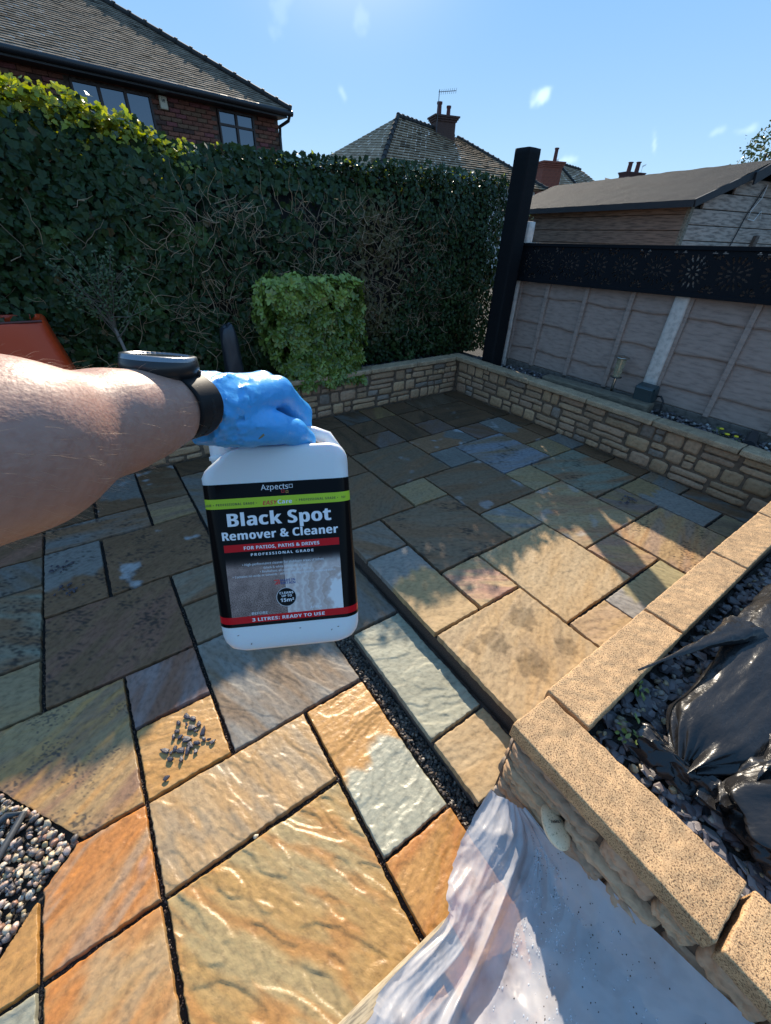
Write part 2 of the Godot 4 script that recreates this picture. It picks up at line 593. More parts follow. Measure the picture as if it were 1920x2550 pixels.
func patios() -> void:
	var wet := mat("stone_wet", Color.WHITE, 0.40, {"vc": 1, "tex": texs.sand, "bump": texs.riven, "bs": 0.42, "uv": Vector3(1.9, 3.1, 1), "spec": 0.5})
	var damp := mat("stone_damp", Color.WHITE, 0.58, {"vc": 1, "tex": texs.sand, "bump": texs.riven, "bs": 0.36, "uv": Vector3(1.9, 3.1, 1), "spec": 0.3})
	var bedm := mat("joint_bed", lin(0.022, 0.018, 0.016), 0.9, {"tri": 3.0, "tex": texs.blotch, "bump": texs.grit})
	# ---- lower patio
	var lo := base("lower_patio")
	tag(lo, "lower sandstone patio of mixed brown, amber and grey slabs", "", "", "structure")
	var st := tool()
	add_box(st, Vector3(-4.0, -0.06, -3.62), Vector3(0.665, -0.024, 1.2))
	put("joint_bed", st.commit(), bedm, lo)
	var gx := [-2.12, -1.82, -1.52, -1.215, -0.915, -0.613, -0.313, -0.008, 0.290, 0.580]   # index 5 = C0
	var gz := [-3.57, -3.315, -3.005, -2.715, -2.425, -2.125, -1.842, -1.542, -1.250, -0.946, -0.640, -0.345, -0.045, 0.255, 0.555]
	var S := [  # column, row, columns, rows, style, wet
		[6, 8, 1, 1, {"c1": AMB, "c2": Color(0.5, 0.28, 0.1), "relief": 0.8, "a": 0.3}, 1],
		[6, 7, 1, 1, {"c1": PNK, "c2": Color(0.27, 0.2, 0.18), "relief": 0.6}, 0],
		[7, 7, 2, 2, {"c1": GRY, "c2": Color(0.23, 0.21, 0.18), "a": 1.2, "relief": 0.9}, 0],
		[4, 7, 2, 2, {"c1": OLV * 1.15, "c2": Color(0.36, 0.23, 0.10), "c3": AMB, "a": -0.5, "spots": 0.12, "relief": 0.6}, 1],
		[5, 5, 2, 2, {"c1": BRN * 1.25, "c2": PNK * 0.9, "c3": OLV, "a": -0.75, "spots": 0.55}, 0],
		[5, 3, 1, 2, {"c1": BLU * 1.2, "c2": BRN * 1.4, "split": 0.06, "a": -0.25, "spots": 0.2}, 0],
		[6, 3, 2, 2, {"c1": OLV * 0.95, "c2": BRN * 1.2, "a": -0.4, "pale": 0.8, "spots": 0.4}, 0],
		[5, 2, 2, 1, {"c1": OLV, "c2": BLU * 1.1, "a": 0.1, "spots": 0.3}, 0],
		[7, 2, 1, 1, {"c1": Color(0.24, 0.155, 0.10), "c2": TAN * 0.7, "a": 0.05}, 0],
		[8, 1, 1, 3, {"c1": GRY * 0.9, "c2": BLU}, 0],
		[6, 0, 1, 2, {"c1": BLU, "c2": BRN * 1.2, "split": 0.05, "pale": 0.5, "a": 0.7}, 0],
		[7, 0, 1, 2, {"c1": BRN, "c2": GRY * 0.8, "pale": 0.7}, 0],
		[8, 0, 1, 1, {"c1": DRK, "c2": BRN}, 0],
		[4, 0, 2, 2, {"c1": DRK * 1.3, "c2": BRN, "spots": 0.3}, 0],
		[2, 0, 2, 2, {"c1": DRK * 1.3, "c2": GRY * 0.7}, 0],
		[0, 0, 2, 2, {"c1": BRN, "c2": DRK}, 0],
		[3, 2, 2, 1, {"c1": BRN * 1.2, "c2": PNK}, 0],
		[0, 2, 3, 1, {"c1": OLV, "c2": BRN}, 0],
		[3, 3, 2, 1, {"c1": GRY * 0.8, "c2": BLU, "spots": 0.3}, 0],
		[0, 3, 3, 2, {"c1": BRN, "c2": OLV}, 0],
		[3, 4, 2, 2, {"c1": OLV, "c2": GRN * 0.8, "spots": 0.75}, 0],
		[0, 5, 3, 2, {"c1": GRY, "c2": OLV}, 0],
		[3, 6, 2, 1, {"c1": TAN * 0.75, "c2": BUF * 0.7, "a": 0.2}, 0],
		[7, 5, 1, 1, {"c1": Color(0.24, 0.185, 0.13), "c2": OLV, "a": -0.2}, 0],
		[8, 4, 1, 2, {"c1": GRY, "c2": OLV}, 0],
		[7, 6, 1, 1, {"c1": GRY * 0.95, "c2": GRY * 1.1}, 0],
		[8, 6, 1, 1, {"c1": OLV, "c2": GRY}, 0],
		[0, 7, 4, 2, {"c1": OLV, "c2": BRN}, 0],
		[6, 9, 2, 1, {"c1": Color(0.46, 0.275, 0.115), "c2": TAN, "c3": Color(0.34, 0.25, 0.15), "a": 1.25, "relief": 1.1}, 1],
		[8, 9, 1, 2, {"c1": AMB * 1.05, "c2": GRN * 1.3, "split": 0.0, "a": -0.25, "relief": 1.4}, 1],
		[6, 10, 2, 2, {"c1": Color(0.43, 0.25, 0.08), "c2": Color(0.39, 0.28, 0.125), "c3": Color(0.46, 0.21, 0.055), "a": 1.0, "relief": 1.5}, 1],
		[8, 11, 1, 2, {"c1": Color(0.47, 0.2, 0.05), "c2": AMB, "c3": ORG, "a": -0.4}, 1],
		[5, 10, 1, 2, {"c1": Color(0.45, 0.26, 0.10), "c2": ORG, "c3": TAN, "a": -0.45}, 1],
		[4, 10, 1, 1, {"c1": GRN * 1.1, "c2": GRN}, 1],
		[4, 11, 1, 1, {"c1": TAN, "c2": AMB}, 1],
		[6, 12, 2, 2, {"c1": AMB, "c2": ORG}, 1],
		[8, 13, 1, 1, {"c1": TAN, "c2": GRY}, 1],
		[3, 10, 1, 3, {"c1": TAN, "c2": AMB}, 1],
	]
	for s in S:
		if s[0] == 4 and s[1] == 7: continue
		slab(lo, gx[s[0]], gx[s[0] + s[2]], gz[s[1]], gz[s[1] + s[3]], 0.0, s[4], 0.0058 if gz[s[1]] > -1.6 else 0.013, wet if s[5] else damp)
	# slabs trimmed round the pebble bed
	var nrm := Vector2(0.81, -0.59).normalized()
	slab(lo, gx[4], gx[6], gz[7], gz[9], 0.0, S[3][4], 0.0058, wet, [[Vector2(-0.505, -0.955), nrm]])
	slab(lo, gx[5], gx[6], gz[9], gz[10], 0.0, {"c1": ORG, "c2": Color(0.45, 0.235, 0.09), "c3": Color(0.38, 0.25, 0.15), "a": -0.6, "relief": 1.0, "pale": 0.5}, 0.0058, wet, [[Vector2(-0.532, -0.93), Vector2(0.66, 0.75).normalized()]])
	slab(lo, gx[4], gx[5], gz[9] + 0.1, gz[10], 0.0, {"c1": AMB, "c2": Color(0.4, 0.2, 0.06)}, 0.0085, wet, [[Vector2(-0.625, -0.84), Vector2(0.72, 0.69).normalized()]])
	# ---- the tread between the two levels
	var tr := base("step_tread")
	tag(tr, "narrow step of grey-green and tan slabs along the upper patio", "", "", "structure")
	st = tool()
	add_box(st, Vector3(0.655, -0.05, -3.6), Vector3(0.945, 0.022, -0.30))
	put("joint_bed", st.commit(), mat("haunch", lin(0.10, 0.075, 0.06), 0.9, {"tri": 3.0, "tex": texs.blotch, "bump": texs.grit}), tr)
	var tz := [-3.57, -2.97, -2.37, -1.74, -1.145, -0.532, -0.275]
	var ts := [{"c1": BRN, "c2": GRY}, {"c1": OLV, "c2": BRN}, {"c1": GRY, "c2": OLV}, {"c1": BLU, "c2": GRY * 0.9}, {"c1": GRN * 1.25, "c2": GRN * 1.05, "a": 0.35, "relief": 1.3}, {"c1": BUF * 1.02, "c2": TAN, "a": 0.15, "relief": 0.7}]
	for i in 6:
		slab(tr, 0.645, 0.928, tz[i], tz[i + 1], 0.052, ts[i], 0.006 if i > 2 else 0.015, damp)
	# ---- upper patio
	var u := base("upper_patio")
	tag(u, "raised sandstone patio of buff, grey and pink slabs", "", "", "structure")
	st = tool()
	add_box(st, Vector3(0.965, -0.05, -3.62), Vector3(3.56, 0.113, -0.16))
	put("joint_bed", st.commit(), bedm, u)
	st = tool()
	add_box(st, Vector3(0.945, -0.045, -3.6), Vector3(0.968, 0.108, -0.30))
	put("riser", st.commit(), mat("riser", lin(0.13, 0.085, 0.06), 0.9, {"tri": 4.0, "tex": texs.speck, "bump": texs.grit, "bs": 1.5}), u)
	var ux := [0.938, 1.237, 1.532, 1.838, 2.137, 2.432, 2.742, 3.035, 3.335, 3.53]
	var uz := [-3.57, -3.27, -2.98, -2.69, -2.385, -2.085, -1.793, -1.487, -1.185, -0.873, -0.572, -0.262]
	var Q := [  # column, row, columns, rows, style
		[0, 9, 2, 2, {"c1": TAN * 1.0, "c2": BUF, "c3": Color(0.36, 0.25, 0.14), "a": -0.5, "relief": 0.9, "wet": [[Vector2(1.15, -0.70), 0.075], [Vector2(1.37, -0.72), 0.085], [Vector2(1.20, -0.51), 0.085], [Vector2(1.42, -0.50), 0.06], [Vector2(1.04, -0.73), 0.04]]}],
		[2, 10, 1, 1, {"c1": Color(0.43, 0.29, 0.17), "c2": TAN, "a": 0.2}],
		[3, 10, 2, 1, {"c1": Color(0.34, 0.28, 0.15), "c2": BLU * 1.7, "split": 0.12, "a": 1.2}],
		[0, 7, 1, 2, {"c1": BLU * 1.5, "c2": Color(0.44, 0.29, 0.14), "split": -0.07, "a": 0.35, "relief": 0.8}],
		[1, 8, 1, 1, {"c1": ROS, "c2": TAN, "c3": Color(0.44, 0.31, 0.17), "a": 0.6}],
		[2, 8, 2, 2, {"c1": BUF * 1.05, "c2": TAN, "a": -0.4, "relief": 0.8}],
		[4, 9, 1, 1, {"c1": Color(0.36, 0.215, 0.14), "c2": TAN * 0.9, "a": 0.7}],
		[5, 9, 2, 2, {"c1": Color(0.34, 0.225, 0.145), "c2": TAN * 0.9, "c3": Color(0.4, 0.22, 0.1), "a": -0.3, "spots": 0.2}],
		[4, 7, 2, 2, {"c1": BUF * 0.85, "c2": OLV * 1.5, "c3": TAN * 0.8, "a": 0.4, "pale": 0.4, "relief": 0.7}],
		[3, 7, 1, 1, {"c1": BLU * 1.25, "c2": BUF * 0.75, "a": 0.6, "pale": 0.3}],
		[1, 6, 2, 2, {"c1": GRY * 0.95, "c2": OLV, "a": 0.5, "spots": 0.35, "relief": 0.8}],
		[0, 6, 1, 1, {"c1": Color(0.21, 0.165, 0.125), "c2": OLV}],
		[0, 4, 2, 2, {"c1": OLV * 0.95, "c2": GRY * 0.8, "a": -0.7, "relief": 0.7}],
		[2, 5, 1, 1, {"c1": TAN * 0.72, "c2": BUF * 0.7, "a": -0.3}],
		[3, 5, 2, 2, {"c1": GRY * 0.85, "c2": BRN * 1.3, "pale": 0.5, "a": 0.2}],
		[2, 3, 2, 2, {"c1": GRY * 0.75, "c2": OLV * 0.9, "pale": 0.3, "a": -0.2}],
		[1, 3, 1, 1, {"c1": BRN * 1.2, "c2": OLV * 0.8}],
		[0, 2, 1, 2, {"c1": BRN, "c2": GRY * 0.7}],
		[4, 4, 1, 1, {"c1": BLU * 0.95, "c2": BLU * 1.15, "relief": 0.5}],
		[5, 4, 2, 2, {"c1": Color(0.225, 0.225, 0.24), "c2": GRY * 1.05, "a": 0.3, "spots": 0.15, "relief": 0.6}],
		[5, 6, 1, 1, {"c1": TAN * 0.72, "c2": BUF * 0.75, "a": 0.5}],
		[4, 3, 2, 1, {"c1": BLU * 0.9, "c2": OLV * 1.05, "split": -0.12, "a": 1.4, "pale": 0.9}],
		[6, 3, 1, 1, {"c1": Color(0.17, 0.115, 0.095), "c2": BRN}],
		[7, 3, 1, 2, {"c1": BLU * 1.05, "c2": OLV * 0.9, "split": 0.05, "a": 0.1, "pale": 0.6}],
		[7, 5, 1, 1, {"c1": TAN * 0.62, "c2": BUF * 0.6}],
		[6, 6, 2, 2, {"c1": GRN * 0.75, "c2": OLV * 1.1, "a": 0.3, "spots": 0.25, "relief": 0.6}],
		[6, 8, 1, 1, {"c1": Color(0.22, 0.15, 0.115), "c2": TAN * 0.6, "a": 0.9}],
		[7, 8, 1, 2, {"c1": TAN * 0.65, "c2": BLU * 1.35, "split": -0.12, "a": 0.25}],
		[7, 10, 1, 1, {"c1": GRY, "c2": BUF * 0.7}],
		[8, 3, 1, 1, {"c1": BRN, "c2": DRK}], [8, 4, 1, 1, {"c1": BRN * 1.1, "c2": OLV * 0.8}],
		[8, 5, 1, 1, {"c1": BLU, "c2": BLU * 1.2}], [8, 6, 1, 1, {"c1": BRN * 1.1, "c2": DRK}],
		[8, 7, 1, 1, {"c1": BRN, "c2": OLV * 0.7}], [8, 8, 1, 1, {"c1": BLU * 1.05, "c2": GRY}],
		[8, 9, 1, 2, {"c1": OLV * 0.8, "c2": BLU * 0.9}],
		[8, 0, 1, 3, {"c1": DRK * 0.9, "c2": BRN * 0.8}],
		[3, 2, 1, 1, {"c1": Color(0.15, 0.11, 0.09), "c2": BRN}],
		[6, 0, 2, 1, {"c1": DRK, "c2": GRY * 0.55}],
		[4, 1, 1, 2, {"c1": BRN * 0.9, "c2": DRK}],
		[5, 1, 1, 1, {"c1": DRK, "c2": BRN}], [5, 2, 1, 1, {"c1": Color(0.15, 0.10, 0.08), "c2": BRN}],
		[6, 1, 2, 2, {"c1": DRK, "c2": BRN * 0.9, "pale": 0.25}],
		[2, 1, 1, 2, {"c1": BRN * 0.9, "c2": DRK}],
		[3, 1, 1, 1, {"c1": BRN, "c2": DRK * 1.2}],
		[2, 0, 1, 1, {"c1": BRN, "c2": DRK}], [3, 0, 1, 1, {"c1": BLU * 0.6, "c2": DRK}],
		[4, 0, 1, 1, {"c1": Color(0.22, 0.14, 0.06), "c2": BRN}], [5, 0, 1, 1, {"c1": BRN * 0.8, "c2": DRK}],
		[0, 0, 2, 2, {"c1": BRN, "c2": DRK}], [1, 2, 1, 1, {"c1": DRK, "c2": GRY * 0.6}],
	]
	for s in Q:
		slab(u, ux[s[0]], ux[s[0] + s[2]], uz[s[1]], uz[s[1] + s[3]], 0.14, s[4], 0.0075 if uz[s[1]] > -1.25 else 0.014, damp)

# ------------------------------------------------------------------ stone walls
func stone_face(parent: Node3D, xf: Transform3D, L: float, Hh: float, rough_scale := 1.0, nu := 9) -> void:
	# x along, y up, z out of the wall
	var m := mat("wall_stone", Color.WHITE, 0.8, {"vc": 1, "tex": texs.sand, "tri": 2.6, "bump": texs.fine, "bs": 0.4})
	var y := 0.0
	var rows := int(round(Hh / 0.12))
	var rh := Hh / rows
	for rr in rows:
		var x := 0.0
		while x < L - 0.005:
			var w := rng.randf_range(0.17, 0.34)
			if L - x - w < 0.12: w = L - x
			var bays := []
			var kind := rng.randf()
			if kind < 0.2: bays = [[x, y, w * 0.6, rh], [x + w * 0.6, y, w * 0.4, rh * 0.55], [x + w * 0.6, y + rh * 0.55, w * 0.4, rh * 0.45]]
			elif kind < 0.55:
				var s := rng.randf_range(0.4, 0.62)
				bays = [[x, y, w, rh * s], [x, y + rh * s, w, rh * (1 - s)]]
			elif kind < 0.8:
				var s2 := rng.randf_range(0.38, 0.6)
				var k2 := rng.randf_range(0.35, 0.65)
				bays = [[x, y, w * k2, rh * s2], [x + w * k2, y, w * (1 - k2), rh * s2], [x, y + rh * s2, w, rh * (1 - s2)]]
			else: bays = [[x, y, w * 0.55, rh], [x + w * 0.55, y, w * 0.45, rh]]
			for b in bays: stone(parent, xf, b[0], b[1], b[2], b[3], m, rough_scale, nu)
			x += w
		y += rh

func stone(parent: Node3D, xf: Transform3D, x: float, y: float, w: float, h: float, m: Material, rs: float, nu: int) -> void:
	var sd := rng.randf() * 100.0
	var nv := 7 if nu < 12 else 17
	var out := rng.randf_range(0.006, 0.016) * rs
	var tone := rng.randf_range(0.8, 1.15) * (1.3 if rs > 1.5 else 1.0)  # rougher side face lightened: bounce off the plastic sheet put into the tone
	var hue := rng.randf()
	var col := Color(0.45, 0.285, 0.155).lerp(Color(0.38, 0.24, 0.15), hue) * tone
	if rng.randf() < 0.12: col = Color(0.27, 0.21, 0.16) * tone
	var P := PackedVector3Array()
	var C := PackedColorArray()
	var g := 0.0018
	for j in nv:
		for i in nu:
			var u := float(i) / (nu - 1) * 2 - 1
			var v := float(j) / (nv - 1) * 2 - 1
			u = signf(u) * pow(absf(u), 0.6)
			v = signf(v) * pow(absf(v), 0.7)
			var px := x + w * 0.5 + u * (w * 0.5 - g)
			var py := y + h * 0.5 + v * (h * 0.5 - g)
			# corners drawn in, edges wavy
			var cr := ss(0.5, 1.0, absf(u)) * ss(0.5, 1.0, absf(v)) * 0.006
			px -= signf(u) * cr
			py -= signf(v) * cr * 0.8
			py += n_mid.get_noise_2d(px * 14 + sd, py * 5) * 0.0055
			px += n_mid.get_noise_2d(py * 20 - sd, px * 5) * 0.003
			var edge := (1.0 - pow(absf(u), 9.0)) * (1.0 - pow(absf(v), 6.0))
			var z := -0.012 + (out + 0.012) * pow(maxf(edge, 0.0), 0.55)
			z += (n_mid.get_noise_2d(px * 22 + sd, py * 40) * 0.006 + n_low.get_noise_2d(px * 60, py * 110 + sd) * 0.003) * edge * rs
			if rs > 1.5: z += (n_rid.get_noise_2d(px * 5.0 + sd, py * 34.0 + px * 6.0) * 0.007 + n_mid.get_noise_2d(px * 70.0, py * 160.0 + sd) * 0.0012) * edge
			P.append(Vector3(px, py, z))
			C.append(col * (1.0 + 0.16 * n_low.get_noise_2d(px * 30 + sd, py * 30)))
	put("stone", grid(P, nu, nv, PackedVector2Array(), C), m, parent, xf)

func coping(parent: Node3D, centre: Vector3, turn: float, L: float, w: float, t: float, fine := false) -> void:
	var m := mat("coping_near" if fine else "coping", Color.WHITE, 0.72, {"vc": 1, "tex": texs.lichen, "tri": 3.1 if fine else 2.6, "bump": texs.grit, "bs": 0.4 if fine else 0.35})
	var n := Vector3i(80, 6, 22) if fine else Vector3i(20, 4, 8)
	var k := rng.randf_range(0.92, 1.08)
	var c := (Color(0.55, 0.35, 0.175) if fine else Color(0.45, 0.33, 0.21)) * k
	put("coping_stone", rough_box(Vector3(L, t, w), n, 0.0045 if fine else 0.005, 0.0030 if fine else 0.0035, rng.randf() * 50, 22.0, c, 0.26), m, parent, Transform3D(Basis(Vector3.UP, turn), centre))

func walls() -> void:
	var core := mat("wall_core", lin(0.15, 0.10, 0.065), 0.95, {"tri": 4.0, "tex": texs.blotch})
	# right wall, along the fence
	var a := base("stone_wall", Vector3.ZERO, "low coursed stone wall with pale coping along the fence", "wall")
	var st := tool()
	add_box(st, Vector3(3.527, 0.0, -3.72), Vector3(3.63, 0.499, -0.17))
	put("mortar_core", st.commit(), core, a)
	stone_face(a, Transform3D(Basis(Vector3(0, 0, 1), Vector3.UP, Vector3(-1, 0, 0)), Vector3(3.527, 0.14, -3.565)), 3.25, 0.357)
	var zz := -3.71
	for L in [0.62, 0.56, 0.635, 0.585, 0.6, 0.6]:
		coping(a, Vector3(3.56, 0.522, zz + L * 0.5), PI / 2, L - 0.008, 0.145, 0.044)
		zz += L
	# far wall, below the hedge
	var b := base("stone_wall", Vector3.ZERO, "low stone wall with coping below the ivy hedge at the far end", "wall")
	st = tool()
	add_box(st, Vector3(-4.0, -0.04, -3.70), Vector3(3.52, 0.497, -3.592))
	put("mortar_core", st.commit(), core, b)
	stone_face(b, Transform3D(Basis(), Vector3(0.95, 0.135, -3.592)), 2.57, 0.357, 1.0, 7)
	stone_face(b, Transform3D(Basis(), Vector3(-1.6, 0.0, -3.592)), 2.54, 0.49, 1.0, 7)
	var xx := 3.47
	for L in [0.56, 0.6, 0.58, 0.6, 0.6, 0.6, 0.6, 0.6, 0.6]:
		coping(b, Vector3(xx - L * 0.5, 0.522, -3.632), 0, L - 0.008, 0.14, 0.044)
		xx -= L
	# near wall: an L that holds the slate bed
	var c := base("stone_wall", Vector3.ZERO, "L-shaped sunlit stone wall with thick buff coping round the slate bed", "wall")
	st = tool()
	add_box(st, Vector3(0.725, -0.04, -0.285), Vector3(3.52, 0.478, -0.19))
	add_box(st, Vector3(0.725, -0.041, -0.19), Vector3(0.83, 0.477, 1.3))
	put("mortar_core", st.commit(), core, c)
	stone_face(c, Transform3D(Basis(Vector3(0, 0, 1), Vector3.UP, Vector3(-1, 0, 0)), Vector3(0.725, 0.0, -0.285)), 1.5, 0.475, 1.9, 26)
	stone_face(c, Transform3D(Basis(Vector3(-1, 0, 0), Vector3.UP, Vector3(0, 0, -1)), Vector3(3.5, 0.14, -0.285)), 2.775, 0.337, 1.2, 9)
	# coping along x: joints at 0.845, 1.456, 2.075, 2.66
	var j := [0.852, 1.456, 2.075, 2.662, 3.26]
	for i in 4:
		coping(c, Vector3((j[i] + j[i + 1]) * 0.5, 0.506, -0.233 - 0.012 * i), 0.016, j[i + 1] - j[i] - 0.012, 0.142, 0.056, true)
	var k := [-0.292, 0.246, 0.85, 1.4]
	for i in 3:
		coping(c, Vector3(0.762, 0.506, (k[i] + k[i + 1]) * 0.5), PI / 2, k[i + 1] - k[i] - 0.012, 0.165, 0.056, true)

# ------------------------------------------------------------------ gravel, slate, pebbles
func chip_mesh(sd: int, flat: float) -> ArrayMesh:
	var r := RandomNumberGenerator.new()
	r.seed = sd
	var st := tool()
	var n := 6
	var top := []
	var bot := []
	for k in n:
		var w := TAU * (k + r.randf_range(-0.25, 0.25)) / n
		var q := r.randf_range(0.55, 1.0)
		top.append(Vector3(cos(w) * q * 0.8, flat * r.randf_range(0.6, 1.0), sin(w) * q * 0.55))
		bot.append(Vector3(cos(w) * q, -flat * r.randf_range(0.4, 1.0), sin(w) * q * 0.72))
	var ct := Vector3(0, flat * 1.15, 0)
	var cb := Vector3(0, -flat, 0)
	for k in n:
		var k2 := (k + 1) % n
		for t in [[ct, top[k], top[k2]], [top[k], bot[k], bot[k2]], [top[k], bot[k2], top[k2]], [cb, bot[k2], bot[k]]]:
			var nn: Vector3 = (t[1] - t[0]).cross(t[2] - t[0]).normalized()
			if nn.dot(t[0] + t[1] + t[2]) < 0: nn = -nn
			else: t = [t[0], t[2], t[1]]
			for p in t:
				st.set_normal(nn)
				st.add_vertex(p)
	return st.commit()

func pebble_mesh(sd: float) -> ArrayMesh:
	var P := PackedVector3Array()
	for j in 7:
		for i in 10:
			var th := TAU * i / 9.0
			var ph := PI * j / 6.0
			var d := Vector3(sin(ph) * cos(th), cos(ph), sin(ph) * sin(th))
			P.append(d * Vector3(1.0, 0.66, 0.80) * (1.0 + 0.5 * n_mid.get_noise_3d(d.x * 1.3 + sd, d.y * 1.3, d.z * 1.3)))
	return grid(P, 10, 7, PackedVector2Array(), PackedColorArray(), true, true)

func scatter(called: String, meshes: Array, m: Material, count: int, place: Callable, smin: float, smax: float, cols: Array, tilt: float, label: String, parent: Node3D = null) -> void:
	for v in meshes.size():
		var xs := []
		var cs := PackedColorArray()
		for i in count / meshes.size():
			var p: Vector3 = place.call()
			if p.y < -50.0: continue
			var s := rng.randf_range(smin, smax)
			var bs := Basis.from_euler(Vector3(rng.randf_range(-tilt, tilt), rng.randf() * TAU, rng.randf_range(-tilt, tilt))).scaled_local(Vector3(s, s * rng.randf_range(0.7, 1.1), s))
			xs.append(Transform3D(bs, p))
			cs.append(cols[rng.randi() % cols.size()] * rng.randf_range(0.75, 1.25))
		var o := multi(called, meshes[v], m, xs, cs, parent)
		if parent == null: o.set_meta("label", label)

func beds() -> void:
	var slate := mat("slate", Color.WHITE, 0.42, {"vc": 1, "tri": 6.0, "bump": texs.fine, "bs": 0.6})
	var peb := mat("pebble", Color.WHITE, 0.45, {"vc": 1, "tri": 8.0, "tex": texs.speck})
	var sl := [Color(0.10, 0.09, 0.098), Color(0.15, 0.135, 0.142), Color(0.075, 0.068, 0.075), Color(0.19, 0.17, 0.165), Color(0.13, 0.105, 0.105)]
	var chips := [chip_mesh(1, 0.13), chip_mesh(2, 0.19), chip_mesh(3, 0.10)]
	var pebbles := [pebble_mesh(1.0), pebble_mesh(7.0)]
	var soil: Material = mats["soil"]
	# near slate bed
	var st := tool()
	add_box(st, Vector3(0.84, 0.0, -0.185), Vector3(3.52, 0.405, 1.4))
	tag(put("slate_bed", st.commit(), soil), "raised bed of earth and slate behind the sunlit wall", "", "", "structure")
	scatter("slate_chippings", chips, slate, 4600, func(): return Vector3(rng.randf_range(0.86, 3.0), 0.412 + rng.randf() * 0.022, rng.randf_range(-0.165, 0.75)), 0.012, 0.038, sl, 0.5, "grey purple slate chippings in the sunlit raised bed")
	scatter("pale_gravel", pebbles, peb, 520, func(): return Vector3(rng.randf_range(0.9, 2.8), 0.424 + rng.randf() * 0.016, rng.randf_range(-0.15, 0.5)), 0.005, 0.014, [Color(0.5, 0.38, 0.22), Color(0.45, 0.4, 0.33), Color(0.4, 0.3, 0.2)], 1.0, "pale gravel stones scattered among the slate chippings")
	# bed along the fence
	st = tool()
	add_box(st, Vector3(3.625, 0.0, -4.3), Vector3(4.06, 0.44, 1.4))
	tag(put("fence_bed", st.commit(), soil), "narrow raised bed of earth between wall and fence", "", "", "structure")
	scatter("fence_bed_slate", chips, slate, 2200, func(): return Vector3(rng.randf_range(3.63, 4.05), 0.447 + rng.randf() * 0.03, rng.randf_range(-3.7, 0.1)), 0.012, 0.03, sl, 0.5, "dark slate chippings along the foot of the fence")
	scatter("fence_bed_gravel", pebbles, peb, 90, func(): return Vector3(rng.randf_range(3.66, 4.0), 0.475 + rng.randf() * 0.01, rng.randf_range(-3.5, 0.0)), 0.008, 0.018, [Color(0.6, 0.58, 0.55)], 1.0, "few white gravel stones among slate by the fence")
	# bed under the hedge
	st = tool()
	add_box(st, Vector3(-4.0, -0.045, -5.2), Vector3(3.62, 0.445, -3.702))
	tag(put("hedge_bed", st.commit(), soil), "raised bed of dark earth under the hedge", "", "", "structure")
	scatter("hedge_bed_slate", chips, slate, 1400, func(): return Vector3(rng.randf_range(-1.0, 3.6), 0.452 + rng.randf() * 0.02, rng.randf_range(-4.0, -3.71)), 0.012, 0.03, sl, 0.5, "dark slate chippings under the ivy hedge")
	# grit in the open joint beside the step
	scatter("joint_grit", [chip_mesh(5, 0.5), chip_mesh(6, 0.6)], peb, 4200, func(): return Vector3(rng.randf_range(0.585, 0.652), -0.024 + rng.randf() * 0.014, rng.randf_range(-2.0, 0.1)), 0.0035, 0.0115, [Color(0.12, 0.085, 0.062), Color(0.06, 0.05, 0.045), Color(0.2, 0.15, 0.11), Color(0.045, 0.04, 0.035)], 1.5, "brown grit in the open joint beside the step")
	# crumbs in the joints
	var gx := [-0.613, -0.313, -0.008, 0.290]
	var gz := [-1.542, -1.250, -0.946, -0.640, -0.345]
	scatter("joint_crumbs", [chip_mesh(8, 0.6)], peb, 2600, func():
		var along := rng.randf()
		if rng.randf() < 0.5: return Vector3(gx[rng.randi() % 4] + rng.randf_range(-0.005, 0.005), -0.02 + rng.randf() * 0.006, lerpf(-1.9, 0.0, along))
		return Vector3(lerpf(-0.9, 0.58, along), -0.02 + rng.randf() * 0.006, gz[rng.randi() % 5] + rng.randf_range(-0.005, 0.005))
		, 0.0018, 0.0042, [Color(0.12, 0.08, 0.06), Color(0.05, 0.04, 0.035), Color(0.22, 0.14, 0.1)], 1.5, "loose crumbs of mortar in the slab joints")
	# pebble bed bottom left
	st = tool()
	add_box(st, Vector3(-1.5, -0.05, -1.5), Vector3(-0.45, -0.019, -0.4))
	tag(put("pebble_bed", st.commit(), soil), "dark earth of the pebble bed at the patio edge", "", "", "structure")
	var n1 := Vector2(0.81, -0.59).normalized()
	var n2 := Vector2(0.68, 0.72).normalized()
	scatter("mixed_pebbles", [pebble_mesh(3.0), pebble_mesh(12.0), pebble_mesh(20.0)], peb, 1900, func():
		var p := Vector2(rng.randf_range(-1.0, -0.48), rng.randf_range(-1.3, -0.6))
		if (p - Vector2(-0.515, -0.955)).dot(n1) > 0.0 or (p - Vector2(-0.54, -0.93)).dot(n2) > -0.004: return Vector3(0, -100, 0)
		return Vector3(p.x, -0.012 + rng.randf() * 0.02, p.y)
		, 0.006, 0.0145, [Color(0.7, 0.56, 0.38), Color(0.3, 0.2, 0.14), Color(0.25, 0.17, 0.12), Color(0.66, 0.52, 0.36), Color(0.58, 0.40, 0.31), Color(0.72, 0.64, 0.52), Color(0.34, 0.27, 0.23), Color(0.6, 0.46, 0.24), Color(0.16, 0.14, 0.13), Color(0.12, 0.11, 0.12), Color(0.45, 0.24, 0.16), Color(0.66, 0.50, 0.42)], 1.0, "cream, pink and grey pebbles in the bed at the patio corner")
